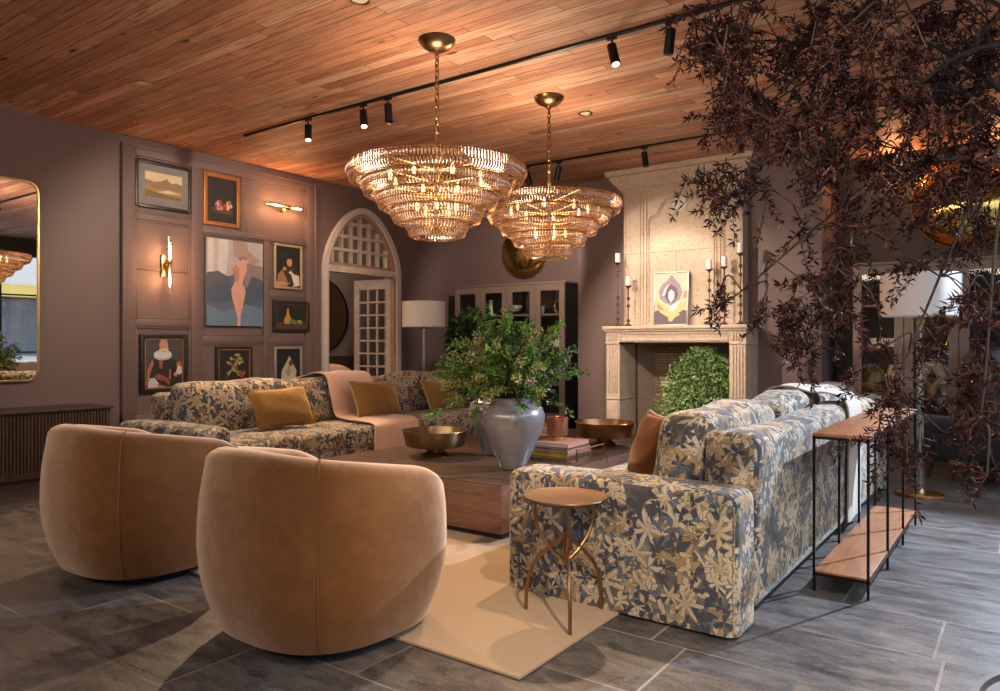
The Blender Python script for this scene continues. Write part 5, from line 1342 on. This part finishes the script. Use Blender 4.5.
b.build('planter', M['urn'], t); b = MB(); lathe(b, [(0,0),(.45,0),(.46,.01),(.46,.03),(.44,.03),(.43,.015),(0,.012)], 48); b.build('saucer', plain('brown_saucer', (.10,.08,.07), .5), t)
tube(br, [p-TB for p in smoothpts([(.30,2.92,.38),(.33,2.95,.9),(.27,2.90,1.4),tuple(fork)], 6)], [.038]*6+[.034]*6+[.030]*7, 12)
for i, e in enumerate(LIMBS):
    e = V(e); f0 = fork+V((0,0,r.uniform(-.25,.45)))
    mid = f0.lerp(e, .55)+V((r.uniform(-.12,.12),r.uniform(-.1,.1),.32+.1*r.random())); mid.z = min(mid.z, 3.1)
    Q = smoothpts([tuple(f0), tuple(mid), tuple(e)], 9); tube(br, [q-TB for q in Q], [.011-.009*k/len(Q) for k in range(len(Q))], 7); nodes += Q[2:]
tube(br, [p-TB for p in smoothpts([tuple(fork), (.15,2.85,2.3), (-.10,2.75,2.55), (-.22,2.70,3.05)], 8)], [.028-.014*k/25 for k in range(25)], 9)
ml = MB(); twg = MB()
def cluster(p, d, n=6, L=.029):
    for _ in range(n):
        leaf(ml, p-TB, d*.5+rvec(r), rvec(r), L*r.uniform(.7, 1.35), L*.24, 0 if r.random() < .68 else 1, .1)
for sp in SPRAYS:
    c = V(sp); nd = min(nodes, key=lambda q: (q-c).length); 
    if (nd-c).length > .05:
        m_ = nd.lerp(c, .5)+V((r.uniform(-.04,.04), r.uniform(-.04,.04), .05)); tube(twg, [q-TB for q in smoothpts([tuple(nd), tuple(m_), tuple(c)], 4)], .0028, 4)
    for _ in range(3 if r.random() < .6 else 2):
        d = rvec(r)*.6+V((-.2,-.1,-.35)); d.normalize(); L = r.uniform(.06, .15); Q = [c, c+d*L*.5+rvec(r)*.02, c+d*L+V((0,0,-.03))]
        Q = smoothpts([tuple(q) for q in Q], 4); tube(twg, [q-TB for q in Q], .0014, 3)
        for k, q in enumerate(Q):
            cluster(q, d, 4 if k < len(Q)-1 else 8)
br.build('trunk', M['bark'], t); twg.build('twig', M['bark'], t); ml.build('foliage', [M['leaf_m'], M['leaf_m2']], t, 0)

# ------------------------------------------------------------------ light, world, camera
w = bpy.data.worlds.new('daylight'); SC.world = w; w.use_nodes = True
w.node_tree.nodes['Background'].inputs[0].default_value = (.72,.84,1,1); w.node_tree.nodes['Background'].inputs[1].default_value = 1.6
def area(name, loc, direction, sx, sy, energy, color):
    ld = bpy.data.lights.new(name, 'AREA'); ld.shape = 'RECTANGLE'; ld.size = sx; ld.size_y = sy; ld.energy = energy; ld.color = color
    lo = link(bpy.data.objects.new(name, ld)); lo.location = loc; lo.rotation_euler = V(direction).to_track_quat('-Z', 'Y').to_euler(); return lo
area('window_daylight', (XR+2.2, 3.0, 4.6), (-1,0,-.62), 11.5, 2.6, 220, (.78,.87,1))
area('front_fill', (-3.0, YF+.5, 3.0), (0,1,-.25), 7.5, .5, 80, (1,.82,.64))  # unseen fill light added behind the camera to brighten the room
ld = bpy.data.lights.new('inner_room_fill', 'POINT'); ld.energy = 40; ld.color = (1,.84,.68); ld.shadow_soft_size = .15; lo = link(bpy.data.objects.new('inner_room_fill', ld)); lo.location = (-8.7, 7.3, 2.95)  # unseen point light added to brighten the room beyond the arch
for (nm, p, e) in (('cabinet_cove_lamp', (-1.2, 8.95, 3.1), 9), ('cabinet_cove_lamp', (-.2, 8.95, 3.1), 9), ('sconce_light', (XL+.16, 4.20, 2.14), 3.5), ('sconce_light', (XL+.16, 4.20, 1.86), 3.5), ('sconce_light', (XL+.16, 5.52, 2.85), 4.5), ('sconce_light', (XL+.16, 5.86, 2.85), 4.5)):
    ld = bpy.data.lights.new(nm, 'POINT'); ld.energy = e; ld.color = (1,.45,.18); ld.shadow_soft_size = .03
    lo = link(bpy.data.objects.new(nm, ld)); lo.location = p
cam = bpy.data.cameras.new('camera'); co = link(bpy.data.objects.new('camera', cam))
cam.sensor_width = 36; cam.lens = 36*733/1000; cam.shift_y = -.0025; cam.clip_start = .05
co.location = (0, 0, 1.2); co.rotation_euler = (PI/2, 0, math.atan(530/733))
SC.camera = co
SC.view_settings.view_transform = 'Standard'; SC.view_settings.look = 'None'; SC.view_settings.gamma = 1; SC.view_settings.exposure = .8
try: SC.view_settings.use_curve_mapping = False
except Exception: pass
SC.cycles.transparent_max_bounces = 24; SC.cycles.max_bounces = 8; SC.cycles.diffuse_bounces = 4; SC.cycles.glossy_bounces = 4
SC.cycles.caustics_reflective = False; SC.cycles.caustics_refractive = False; SC.cycles.sample_clamp_indirect = 4
SC.cycles.use_denoising = True
